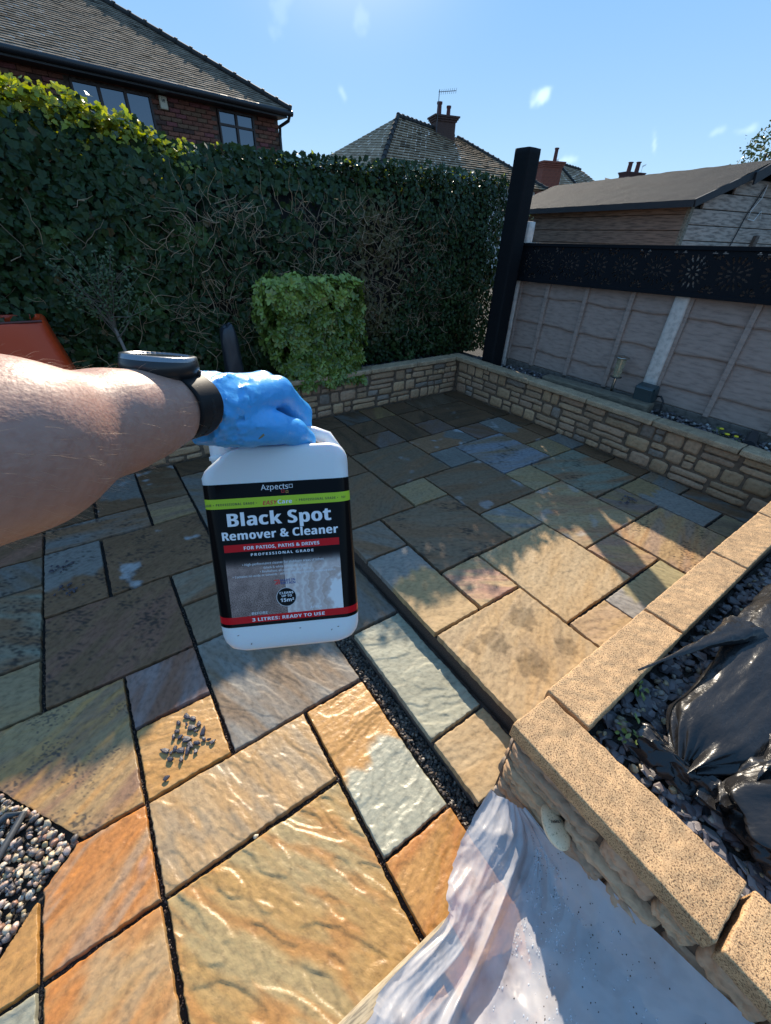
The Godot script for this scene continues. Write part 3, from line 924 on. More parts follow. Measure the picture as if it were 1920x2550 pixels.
	# slate chips left lying on the slabs
	var near := [[0.42, 0.60], [0.30, 0.55], [0.44, 0.42], [0.52, 0.47], [0.60, 0.55], [0.55, 0.25], [0.68, 0.22], [0.74, 0.3], [0.70, 0.42], [0.80, 0.42], [0.74, 0.5], [0.62, 0.66], [0.70, 0.68], [0.66, 0.78], [0.80, 0.68], [0.86, 0.72], [0.90, 0.78], [0.50, 0.36], [0.47, 0.78], [0.34, 0.70], [0.25, 0.92], [0.37, 0.62], [0.57, 0.72], [0.82, 0.56], [0.64, 0.33], [0.48, 0.66]]
	for c in near:
		var p := Vector3(lerpf(-0.31, -0.01, c[0] * 0.9 + 0.02), 0.008, lerpf(-1.25, -0.95, c[1] * 0.95))
		lone_chip(chips, p, rng.randf_range(0.012, 0.025), slate, sl, "loose slate chip lying on the amber slab in the sun", "slate chips on the amber slab")
	for g in [[Vector3(-0.52, 0.006, -2.52), 14, "small slate chip piled on the blue and brown slab", "slate chips on the blue and brown slab"], [Vector3(-0.49, 0.006, -2.29), 14, "small slate chip heaped on the brown end of the slab", "slate chips on the brown slab end"], [Vector3(2.885, 0.147, -1.03), 16, "slate chip piled on the pink slab near the fence wall", "slate chips on the pink upper slab"]]:
		for i in g[1]:
			var w := rng.randf() * TAU
			var q := sqrt(rng.randf()) * 0.055
			lone_chip(chips, g[0] + Vector3(cos(w) * q * 1.3, rng.randf() * 0.012, sin(w) * q), rng.randf_range(0.009, 0.018), slate, sl, g[2], g[3])

func lone_chip(chips: Array, p: Vector3, s: float, m: Material, cols: Array, label: String, group: String) -> void:
	var o := put("slate_chip", chips[rng.randi() % 3], mat("slate_lone", lin(0.055, 0.05, 0.062), 0.36, {"tri": 6.0, "bump": texs.fine, "bs": 0.6}), null, Transform3D(Basis.from_euler(Vector3(rng.randf_range(-0.25, 0.25), rng.randf() * TAU, rng.randf_range(-0.25, 0.25))).scaled_local(Vector3(s, s * 1.5, s * rng.randf_range(0.7, 1.1))), p))
	tag(o, label, "slate chip", group)

# ------------------------------------------------------------------ planting
func leaf_mesh(outline: Array, fold: float) -> ArrayMesh:   # half outline (x, y) from stalk to tip, mirrored, folded along the midrib
	var st := tool()
	var n := outline.size()
	for s in [-1.0, 1.0]:
		for k in n - 1:
			var a: Vector2 = outline[k]
			var b: Vector2 = outline[k + 1]
			var A := Vector3(0, a.y, 0)
			var B := Vector3(0, b.y, 0)
			var A2 := Vector3(s * a.x, a.y - a.x * 0.1, a.x * fold - a.y * a.y * 0.12)
			var B2 := Vector3(s * b.x, b.y - b.x * 0.1, b.x * fold - b.y * b.y * 0.12)
			A.z = -a.y * a.y * 0.12
			B.z = -b.y * b.y * 0.12
			var nn := Vector3(-s * fold, 0.15, 1).normalized()
			for t in [[A, A2, B2], [A, B2, B]]:
				if (t[1] - t[0]).cross(t[2] - t[0]).length() < 1e-7: continue
				if (t[1] - t[0]).cross(t[2] - t[0]).dot(nn) > 0.0: t = [t[0], t[2], t[1]]
				for p in t:
					st.set_normal(nn)
					st.add_vertex(p)
	return st.commit()

func ivy() -> ArrayMesh:
	return leaf_mesh([Vector2(0, 0.08), Vector2(0.26, -0.06), Vector2(0.46, 0.10), Vector2(0.40, 0.30), Vector2(0.52, 0.50), Vector2(0.30, 0.62), Vector2(0, 1.0)], 0.25)

func oval() -> ArrayMesh:
	return leaf_mesh([Vector2(0, 0), Vector2(0.16, 0.22), Vector2(0.27, 0.58), Vector2(0.21, 0.84), Vector2(0, 1.0)], 0.3)

func leaf_xf(p: Vector3, n: Vector3, tip: Vector3, s: float) -> Transform3D:
	var z := n.normalized()
	var y := (tip - z * tip.dot(z)).normalized()
	var x := y.cross(z)
	return Transform3D(Basis(x * s, y * s, z * s), p - y * s * 0.4)

func jit(a: float) -> Vector3:
	return Vector3(rng.randf_range(-a, a), rng.randf_range(-a, a), rng.randf_range(-a, a))

func hedge_top(x: float) -> float:
	var xs := [-3.0, 0.0, 0.25, 0.5, 0.72, 1.0, 1.2, 1.5, 2.3, 2.85, 3.4, 4.1]
	var ys := [2.6, 2.42, 2.385, 2.35, 2.31, 2.26, 2.24, 2.26, 2.285, 2.27, 2.29, 2.28]
	for i in xs.size() - 1:
		if x <= xs[i + 1]: return lerpf(ys[i], ys[i + 1], clampf((x - xs[i]) / (xs[i + 1] - xs[i]), 0, 1))
	return 2.27

func hedge_set_back(x: float) -> float:   # how far the top leans back
	return lerpf(lerpf(0.16, 0.44, ss(0.6, 1.0, x)), 0.05, ss(2.2, 2.9, x))

func hedge() -> void:
	var h := base("ivy_hedge", Vector3(0, 0.445, -4.4), "tall dark ivy hedge with a sunlit yellow-green crest at its left", "hedge")
	h.position = Vector3.ZERO
	var old := mat("ivy_old", Color.WHITE, 0.40, {"vc": 1, "back": Color(0.28, 0.34, 0.10), "spec": 0.32})
	var gloss := mat("ivy_gloss", Color.WHITE, 0.24, {"vc": 1, "back": Color(0.34, 0.42, 0.10), "spec": 0.6})
	var xg := []; var cg := PackedColorArray()
	var young := mat("ivy_young", Color.WHITE, 0.42, {"vc": 1, "back": Color(0.97, 1.0, 0.30)})
	var core := mat("hedge_core", lin(0.016, 0.013, 0.008), 0.95, {"tri": 5.0, "tex": texs.blotch, "bump": texs.grit, "bs": 2.0})
	# heart of the hedge: a dark shell added to stop light
	var P := PackedVector3Array()
	var nu := 40
	for j in 13:
		for i in nu:
			var x := lerpf(-2.6, 4.28, float(i) / (nu - 1))
			var sb := hedge_set_back(x)
			var t := hedge_top(x) - 0.13 - 0.22 * (1.0 - ss(0.8, 1.3, x))
			var q := [Vector2(-4.15, 0.44), Vector2(-4.12, 0.8), Vector2(-4.14, 1.2), Vector2(-4.14, 1.6), Vector2(-4.16 - sb * 0.5, t - 0.24), Vector2(-4.22 - sb * 0.8, t - 0.06), Vector2(-4.34 - sb * 0.7, t + 0.02), Vector2(-4.68, t), Vector2(-4.75, t - 0.2), Vector2(-4.78, 1.4), Vector2(-4.78, 1.0), Vector2(-4.78, 0.7), Vector2(-4.76, 0.44)]
			var e := n_mid.get_noise_3d(x * 3, j * 1.3, 4.0) * 0.06
			P.append(Vector3(x, q[j].y + e, q[j].x + e))
	put("inner_light_stop", grid(P, nu, 13), core, h)
	var xo := []; var co := PackedColorArray()
	var xy := []; var cy := PackedColorArray()
	# front face
	for i in 36000:
		var x := rng.randf_range(-1.9, 4.42)
		var top := hedge_top(x)
		var y := rng.randf_range(0.46, top)
		var bare := ss(0.6, 1.1, x) * (1.0 - ss(3.0, 3.4, x)) * ss(0.9, 1.15, y) * (1.0 - ss(top - 0.35, top - 0.15, y))
		var clump := n_low.get_noise_2d(x * 2.3, y * 2.3)
		if rng.randf() < bare * (0.5 + clump * 0.8): continue
		var dep := rng.randf()
		dep = dep * dep * 0.24
		var z := -3.965 + 0.05 * ss(2.4, 3.2, x) + n_mid.get_noise_2d(x * 1.9, y * 1.9) * 0.085 + n_mid.get_noise_2d(x * 6.0, y * 6.0) * 0.04 - (hedge_set_back(x) + 0.08) * ss(top - 0.5, top, y) - dep
		if y < 0.75: z -= 0.08 * (0.75 - y) / 0.3
		var s := rng.randf_range(0.032, 0.066) * (1.0 - 0.35 * ss(1.6, 3.2, x))
		var n := Vector3(0, 0.4, 1) + jit(0.55)
		var lift := ss(top - 0.2, top, y)
		var tip := Vector3(0, -0.7 + 1.4 * lift * rng.randf(), 0.3) + jit(1.1)
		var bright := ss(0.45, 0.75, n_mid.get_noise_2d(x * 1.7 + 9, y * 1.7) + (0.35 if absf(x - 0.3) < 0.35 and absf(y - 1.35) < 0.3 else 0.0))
		var c := Color(0.013, 0.030, 0.010).lerp(Color(0.030, 0.056, 0.015), rng.randf())
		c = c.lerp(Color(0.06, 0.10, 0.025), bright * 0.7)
		if rng.randf() < 0.02: c = Color(0.10, 0.075, 0.035)
		var flare := ss(1.0, 0.6, Vector2((x - 2.62) / 0.36, (y - 1.35) / 0.72).length())
		c = c.lerp(Color(0.11, 0.085, 0.035), flare * 0.75)  # mostly a lens-flare ghost, put into the leaf colour as a brownish oval
		if y > top - 0.34 and rng.randf() < 0.9 * (1.0 - ss(0.06, 0.32, top - y + clump * 0.12)) * (1.0 - ss(0.6, 1.35, x + clump * 0.5)):
			xy.append(leaf_xf(Vector3(x, y + 0.02, z), n + Vector3(0, 0.4, 0), tip, s * 0.68))
			cy.append(Color(0.26, 0.32, 0.03).lerp(Color(0.46, 0.44, 0.05), rng.randf()) * rng.randf_range(0.6, 1.1))
			continue
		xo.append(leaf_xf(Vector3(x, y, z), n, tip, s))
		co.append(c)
	# crest
	for i in 17000:
		var x := rng.randf_range(-2.4, 4.42)
		var top := hedge_top(x)
		var z := rng.randf_range(-4.8, -3.98 - hedge_set_back(x))
		var back := ss(-4.35, -4.75, z)
		var y := top - 0.05 - 0.10 * back - rng.randf() * rng.randf() * 0.2 + n_mid.get_noise_2d(x * 4.0, z * 4.0) * 0.035 + n_mid.get_noise_2d(x * 14.0, z * 14.0) * 0.03
		var left := 1.0 - ss(0.7, 1.5, x + n_low.get_noise_2d(x * 6, z * 6) * 0.4)
		var n := Vector3(0, 0.8, 0.45) + jit(0.8)
		var tip := Vector3(0, 0.4, 0.5) + jit(0.9)
		if rng.randf() < 0.14 + 0.70 * left:
			if rng.randf() < 0.12: y += rng.randf() * 0.09
			xy.append(leaf_xf(Vector3(x, y, z), n, tip, rng.randf_range(0.032, 0.056) * (0.6 + 0.4 * left)))
			cy.append(Color(0.30, 0.36, 0.03).lerp(Color(0.46, 0.44, 0.05), rng.randf()) * rng.randf_range(0.7, 1.15))
		else:
			xg.append(leaf_xf(Vector3(x, y, z), n, tip, rng.randf_range(0.028, 0.05)))
			cg.append(Color(0.028, 0.05, 0.02).lerp(Color(0.06, 0.085, 0.022), rng.randf()))
	# right-hand end
	for i in 4200:
		var y := rng.randf_range(0.46, 2.24)
		var z := rng.randf_range(-4.75, -3.98)
		var x := 4.40 + n_mid.get_noise_2d(y * 3, z * 3) * 0.05 - rng.randf() * 0.12
		xo.append(leaf_xf(Vector3(x, y, z), Vector3(0.8, 0.3, 0.5) + jit(0.6), Vector3(0, -1, 0.2) + jit(0.5), rng.randf_range(0.026, 0.042)))
		co.append(Color(0.022, 0.042, 0.022).lerp(Color(0.04, 0.07, 0.025), rng.randf()))
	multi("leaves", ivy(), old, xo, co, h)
	multi("glossy_leaves", ivy(), gloss, xg, cg, h)
	multi("young_leaves", ivy(), young, xy, cy, h)
	# bare twigs
	var st := tool()
	for i in 1700:
		var x := rng.randf_range(-0.9, 4.2)
		var y := rng.randf_range(0.8, 1.85)
		if (x > 0.7 and x < 3.5 and rng.randf() < 0.8) or rng.randf() < 0.12:
			var p := Vector3(x, y, -3.90 - rng.randf() * 0.16)
			var d := Vector3(rng.randf_range(-1, 1), rng.randf_range(-0.6, 1.1), rng.randf_range(-0.25, 0.35)).normalized()
			var pts := []
			var rad := []
			var r0 := rng.randf_range(0.0014, 0.0040)
			var n := rng.randi_range(5, 9)
			for k in n:
				pts.append(p)
				rad.append(r0 * (1.0 - 0.75 * k / n))
				d = (d + jit(0.55) + Vector3(0, 0.05, 0)).normalized()
				p += d * rng.randf_range(0.03, 0.055)
				p.z = clampf(p.z, -4.08, -3.86)
			var c := Color(0.40, 0.27, 0.16).lerp(Color(0.16, 0.11, 0.07), rng.randf())
			add_tube(st, pts, rad, 4, c, false)
			if rng.randf() < 0.6:
				var q: Vector3 = pts[2]
				var d2 := Vector3(rng.randf_range(-1, 1), rng.randf_range(-0.5, 1), rng.randf_range(-0.1, 0.4)).normalized()
				add_tube(st, [q, q + d2 * 0.05 + jit(0.01), q + d2 * 0.10 + jit(0.025)], [r0 * 0.7, r0 * 0.5, r0 * 0.25], 4, c, false)
	var tw := put("bare_twigs", st.commit(), mat("twig", Color.WHITE, 0.75, {"vc": 1}), h)
	tw.set_meta("kind", "stuff")

func shrubs() -> void:
	# clipped bush
	var b := base("clipped_bush", Vector3(1.78, 0.45, -3.82), "box-shaped bright green clipped bush in front of the ivy hedge", "bush")
	var st := tool()
	for i in 34:
		var p := Vector3(rng.randf_range(-0.12, 0.15), -0.01, rng.randf_range(-0.08, 0.08))
		var e := Vector3(rng.randf_range(-0.40, 0.38), rng.randf_range(0.3, 0.72), rng.randf_range(-0.1, 0.24))
		var m1 := p.lerp(e, 0.35) + jit(0.06)
		var m2 := p.lerp(e, 0.7) + jit(0.06)
		add_tube(st, [p, m1, m2, e], [0.008, 0.006, 0.0045, 0.002], 5, Color(0.13, 0.095, 0.06), false)
	put("stems", st.commit(), mats["twig"], b)
	var xs := []; var cs := PackedColorArray()
	for i in 2300:
		# a rosette on the surface of a soft box, narrower at its foot
		var face := rng.randf()
		var u := rng.randf_range(-1, 1)
		var v := rng.randf_range(-1, 1)
		var p: Vector3
		var n: Vector3
		if face < 0.5: p = Vector3(u, v, 1.0); n = Vector3(u * 0.3, 0.3 + 0.5 * ss(0.5, 1.0, v), 1)
		elif face < 0.72: p = Vector3(u, 1, v); n = Vector3(u * 0.3, 1, 0.3 + v * 0.4)
		elif face < 0.86: p = Vector3(-1, u, v); n = Vector3(-1, 0.3, 0.3)
		else: p = Vector3(1, u, v); n = Vector3(1, 0.3, 0.3)
		var deep := rng.randf()
		deep = 1.0 - deep * deep * 0.35
		var nz := n_mid.get_noise_3d(p.x * 2.2, p.y * 2.2, p.z * 2.2)
		if face < 0.5 and nz < -0.16 and rng.randf() < 0.8: continue
		var q := p * deep * (1.0 + nz * 0.14) / pow(pow(absf(p.x), 8.0) + pow(absf(p.y), 8.0) + pow(absf(p.z), 8.0), 0.125 * 0.8)
		var wid := lerpf(0.37, 0.475, ss(-1.0, 0.2, q.y)) 
		var o := Vector3(q.x * wid + 0.07 * (1.0 - ss(-1.0, 0.4, q.y)), 0.425 + q.y * 0.455, q.z * 0.20 + 0.06 * (1.0 - ss(-1.0, -0.3, q.y)))
		n = (n + jit(0.5)).normalized()
		var up := ss(0.3, 1.0, q.y)
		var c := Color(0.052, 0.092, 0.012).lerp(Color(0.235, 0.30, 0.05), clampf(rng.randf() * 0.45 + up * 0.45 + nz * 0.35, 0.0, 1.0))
		if rng.randf() < 0.05: c = Color(0.2, 0.22, 0.06)
		var k := rng.randi_range(4, 6)
		var ax := n.cross(Vector3(0.3, 0.9, 0.2)).normalized()
		var ay := n.cross(ax)
		var w0 := rng.randf() * TAU
		for l in k:
			var w := w0 + TAU * l / k + rng.randf_range(-0.3, 0.3)
			var dir := (ax * cos(w) + ay * sin(w) + n * rng.randf_range(0.1, 0.7)).normalized()
			var ln := (n - dir * n.dot(dir) + jit(0.15)).normalized()
			var s := rng.randf_range(0.042, 0.062)
			var bx := dir.cross(ln)
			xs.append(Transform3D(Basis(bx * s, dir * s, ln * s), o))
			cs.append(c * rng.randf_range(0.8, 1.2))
	multi("leaves", oval(), mat("bush_leaf", Color.WHITE, 0.36, {"vc": 1, "back": Color(0.16, 0.22, 0.04)}), xs, cs, b)
	# sapling left of it
	var s2 := base("slender_shrub", Vector3(0.23, 0.45, -3.84), "slender shrub with one thin pale stem and sparse dull leaves", "shrub")
	st = tool()
	add_tube(st, [Vector3(0.02, -0.02, 0), Vector3(0.0, 0.3, 0.01), Vector3(-0.03, 0.55, 0.0), Vector3(-0.07, 0.8, -0.03)], [0.014, 0.012, 0.011, 0.007], 7, Color(0.2, 0.18, 0.16))
	put("stem", st.commit(), mats["twig"], s2)
	st = tool()
	xs = []; cs = PackedColorArray()
	for i in 40:
		var p := Vector3(-0.04, rng.randf_range(0.5, 0.8), 0)
		var e := p + Vector3(rng.randf_range(-0.28, 0.32), rng.randf_range(0.05, 0.42), rng.randf_range(-0.05, 0.14))
		add_tube(st, [p, p.lerp(e, 0.5) + jit(0.03), e], [0.004, 0.003, 0.0012], 4, Color(0.12, 0.10, 0.075), false)
		for l in 22:
			var q := p.lerp(e, rng.randf_range(0.3, 1.05)) + jit(0.025)
			xs.append(leaf_xf(q, Vector3(0, 0.6, 0.8) + jit(0.7), jit(1.0), rng.randf_range(0.016, 0.03)))
			cs.append(Color(0.045, 0.075, 0.025).lerp(Color(0.07, 0.10, 0.03), rng.randf()))
	put("branches", st.commit(), mats["twig"], s2)
	multi("leaves", oval(), mats["bush_leaf"], xs, cs, s2)
	# weeds
	weed("weed", Vector3(1.01, 0.445, -0.085), 0.05, 15, "small yellow-green weed in the slate beside the black sack", false)
	weed("weed", Vector3(1.17, 0.445, -0.155), 0.035, 10, "small dark green weed behind the near coping", false)
	weed("flowering_weed", Vector3(3.83, 0.475, -0.965), 0.07, 26, "low weed with one yellow flower head near the drain pipe", true)
	weed("flowering_weed", Vector3(3.755, 0.475, -0.84), 0.07, 26, "low weed with two yellow flower heads beside the drain pipe", true, 2)
	weed("climber_sprig", Vector3(4.16, 1.84, -3.55), 0.12, 40, "yellow-green sprig of leaves behind the black post", false)
	# tree beyond the shed
	var t := base("distant_tree", Vector3(36.6, 0, -14), "pale green tree top beyond the shed at the right edge", "tree")
	put("trunk", tube([Vector3(0.6, -0.3, 0), Vector3(0.3, 3, 0), Vector3(0.8, 6.5, 0)], [0.3, 0.24, 0.08], 8), mat("bark", lin(0.08, 0.06, 0.045), 0.9, {"tri": 2.0, "tex": texs.blotch}), t)
	xs = []; cs = PackedColorArray()
	for i in 2600:
		var d := jit(1.0)
		if d.length() > 1: continue
		var q := Vector3(0.9, 6.0, 0) + d * Vector3(1.6, 2.1, 1.6) * (1.0 + 0.5 * n_mid.get_noise_3d(d.x * 2, d.y * 2, d.z * 2))
		if n_mid.get_noise_3d(q.x * 1.3, q.y * 1.3, q.z * 1.3) < -0.12: continue
		xs.append(leaf_xf(q, jit(1.0), jit(1.0), rng.randf_range(0.16, 0.26)))
		cs.append(Color(0.10, 0.13, 0.035).lerp(Color(0.2, 0.19, 0.06), rng.randf()))
	multi("crown", oval(), mats["bush_leaf"], xs, cs, t)

func weed(called: String, p: Vector3, r: float, n: int, label: String, flower: bool, heads := 1) -> void:
	var o := base(called, p, label, "weed")
	var xs := []; var cs := PackedColorArray()
	for i in n:
		var q := Vector3(rng.randf_range(-r, r), rng.randf_range(0.0, r * 0.7), rng.randf_range(-r, r) * 0.7)
		xs.append(leaf_xf(q, Vector3(0, 1, 0.3) + jit(0.6), Vector3(q.x, 0.3 * r, q.z).normalized() + jit(0.3), rng.randf_range(0.014, 0.03)))
		cs.append(Color(0.10, 0.15, 0.03).lerp(Color(0.22, 0.24, 0.05), rng.randf()))
	multi("leaves", oval(), mats["bush_leaf"], xs, cs, o)
	if flower:
		for k in heads:
			put("flower", lathe([[0.0, 0.004], [0.010, 0.006], [0.016, 0.002], [0.015, -0.004], [0.0, -0.006]], 10), mat("yellow", lin(0.75, 0.56, 0.02), 0.6), o, at(Vector3(0.012 - 0.03 * k, 0.055 + 0.006 * k, 0.01 - 0.05 * k)))

# ------------------------------------------------------------------ fence, screen, posts
func fence() -> void:
	var paint := mat("taupe", lin(0.37, 0.272, 0.225), 0.75, {"tri": Vector3(0.6, 2.6, 0.6), "world": true, "tex": texs.sand, "bump": texs.fine, "bs": 0.25})
	var pale := mat("pale_concrete", lin(0.66, 0.57, 0.50), 0.8, {"tri": 1.5, "tex": texs.sand, "bump": texs.fine, "bs": 0.3})
	var grey := mat("gravel_board", lin(0.16, 0.14, 0.12), 0.9, {"tri": 3.0, "tex": texs.blotch, "bump": texs.fine})
	var o := base("panel_fence", Vector3.ZERO, "taupe painted waney board fence with pale concrete posts", "fence")
	var posts := [-3.365, -1.66, 0.14]
	for i in 2:
		var z0: float = posts[i] + 0.055
		var z1: float = posts[i + 1] - 0.055
		var rows := [0.53, 0.685, 0.945, 1.205, 1.455, 1.62]
		for k in 5:
			var P := PackedVector3Array()
			var nn := 46
			var sd := rng.randf() * 50
			var lo: float = rows[k]
			var hi: float = rows[k + 1] + 0.06
			if k == 4: hi = 1.64
			for j in 5:
				for q in nn:
					var z := lerpf(z0, z1, float(q) / (nn - 1))
					var wav := n_mid.get_noise_2d(z * 2.2 + sd, 3.0) * 0.016 + n_mid.get_noise_2d(z * 9.0 + sd, 7.0) * 0.004
					var y: float = [hi, lo + 0.02, lo, lo, lo + 0.02][j] + (wav if j > 0 else 0.0)
					if k == 0 and j > 0: y = [0, lo + 0.01, lo, lo, lo + 0.01][j]
					var x: float = 4.066 - [0.0, 0.017, 0.0185, 0.004, 0.003][j]
					P.append(Vector3(x + n_mid.get_noise_2d(z * 4 + sd, y * 9) * 0.002, y, z))
			put("board", grid(P, nn, 5), paint, o)
			# a split along the face of some boards
		for z in ([-2.945, -2.505, -2.065] if i == 0 else [-1.15, -0.70, -0.25]):
			var st := tool()
			add_box(st, Vector3(4.022, 0.525, z - 0.02), Vector3(4.052, 1.64, z + 0.02), Transform3D(), Color.WHITE, 0.003)
			put("batten", st.commit(), paint, o)
		var sf := tool()
		add_box(sf, Vector3(4.028, 0.525, z0), Vector3(4.058, 1.64, z0 + 0.028), Transform3D(), Color.WHITE, 0.003)
		put("batten", sf.commit(), paint, o)
		var st2 := tool()
		add_box(st2, Vector3(4.045, 0.40, z0), Vector3(4.085, 0.527, z1), Transform3D(), Color.WHITE, 0.004)
		put("gravel_board", st2.commit(), grey, o)
		var st3 := tool()
		add_box(st3, Vector3(4.03, 1.641, z0), Vector3(4.10, 1.668, z1), Transform3D(), Color.WHITE, 0.003)
		put("capping_rail", st3.commit(), pale, o)
	var tops := [1.845, 1.66, 1.66]
	for i in 3:
		put("concrete_post", rough_box(Vector3(0.10, tops[i] - 0.36, 0.11), Vector3i(4, 12, 4), 0.012, 0.002, i * 3.0, 14.0), pale, o, at(Vector3(4.05, (tops[i] + 0.36) * 0.5, posts[i])))
	# black perforated screen, hung on the posts
	var s := base("decorative_screen", Vector3(3.985, 1.495, -3.335), "black perforated screen panel with flower cut-outs along the fence top", "screen panel")
	s.rotation.x = -0.0176
	var blk := mat("black_steel", lin(0.008, 0.009, 0.012), 0.7, {"spec": 0.25, "tri": 5.0, "bump": texs.fine, "bs": 0.25})
	var st4 := tool()
	var cell := 0.0075
	var W := 3.36
	var nz := int(W / cell)
	var ny := int(0.30 / cell)
	for j in ny:
		var run := -1
		for i in nz + 1:
			var solid := i < nz and not hole((i + 0.5) * cell, (j + 0.5) * cell - 0.15)
			if solid and run < 0: run = i
			if not solid and run >= 0:
				add_box(st4, Vector3(-0.004, j * cell - 0.15, run * cell), Vector3(0.004, (j + 1) * cell - 0.15, i * cell))
				run = -1
	put("panel", st4.commit(), blk, s)
	for y in [-0.155, 0.155]:
		var st5 := tool()
		add_box(st5, Vector3(-0.014, y - 0.014, -0.01), Vector3(0.012, y + 0.014, W + 0.01), Transform3D(), Color.WHITE, 0.002)
		put("frame_rail", st5.commit(), blk, s)
	var st6 := tool()
	add_box(st6, Vector3(-0.016, -0.168, -0.05), Vector3(0.013, 0.168, 0.0), Transform3D(), Color.WHITE, 0.002)
	put("frame_stile", st6.commit(), blk, s)
	# black corner post
	var wood := mat("black_timber", lin(0.009, 0.0095, 0.011), 0.75, {"spec": 0.25, "tri": Vector3(14.0, 1.2, 14.0), "bump": texs.fine, "bs": 0.9})
	var p := put("timber_post", rough_box(Vector3(0.165, 1.93, 0.165), Vector3i(6, 30, 6), 0.008, 0.0022, 4.0, 6.0), wood, null, at(Vector3(3.785, 1.405, -3.305)))
	tag(p, "tall square black timber post in the corner by the hedge", "post")

func hole(z: float, y: float) -> bool:
	if absf(y) > 0.132 or z < 0.06 or z > 3.3: return false
	var sp := 0.272
	for k in [0, 1]:
		# big flowers in the middle, half flowers at the edges between them
		var zc: float = fposmod(z - 0.19 + (sp * 0.5 if k else 0.0), sp) - sp * 0.5
		var yc := y - (0.0 if k == 0 else signf(y) * 0.125)
		var q := Vector2(zc, yc)
		var r := q.length()
		var a := q.angle()
		for band in ([[0.018, 0.055, 8.0, 0.0], [0.064, 0.112, 16.0, 0.5]] if k == 0 else [[0.016, 0.05, 10.0, 0.5]]):
			if r > band[0] and r < band[1]:
				var t: float = (r - band[0]) / (band[1] - band[0])
				var da: float = absf(fposmod(a / TAU * band[2] + band[3], 1.0) - 0.5) * TAU / band[2] * r
				if da < sin(t * PI) * 0.0062 + 0.001: return true
	return false

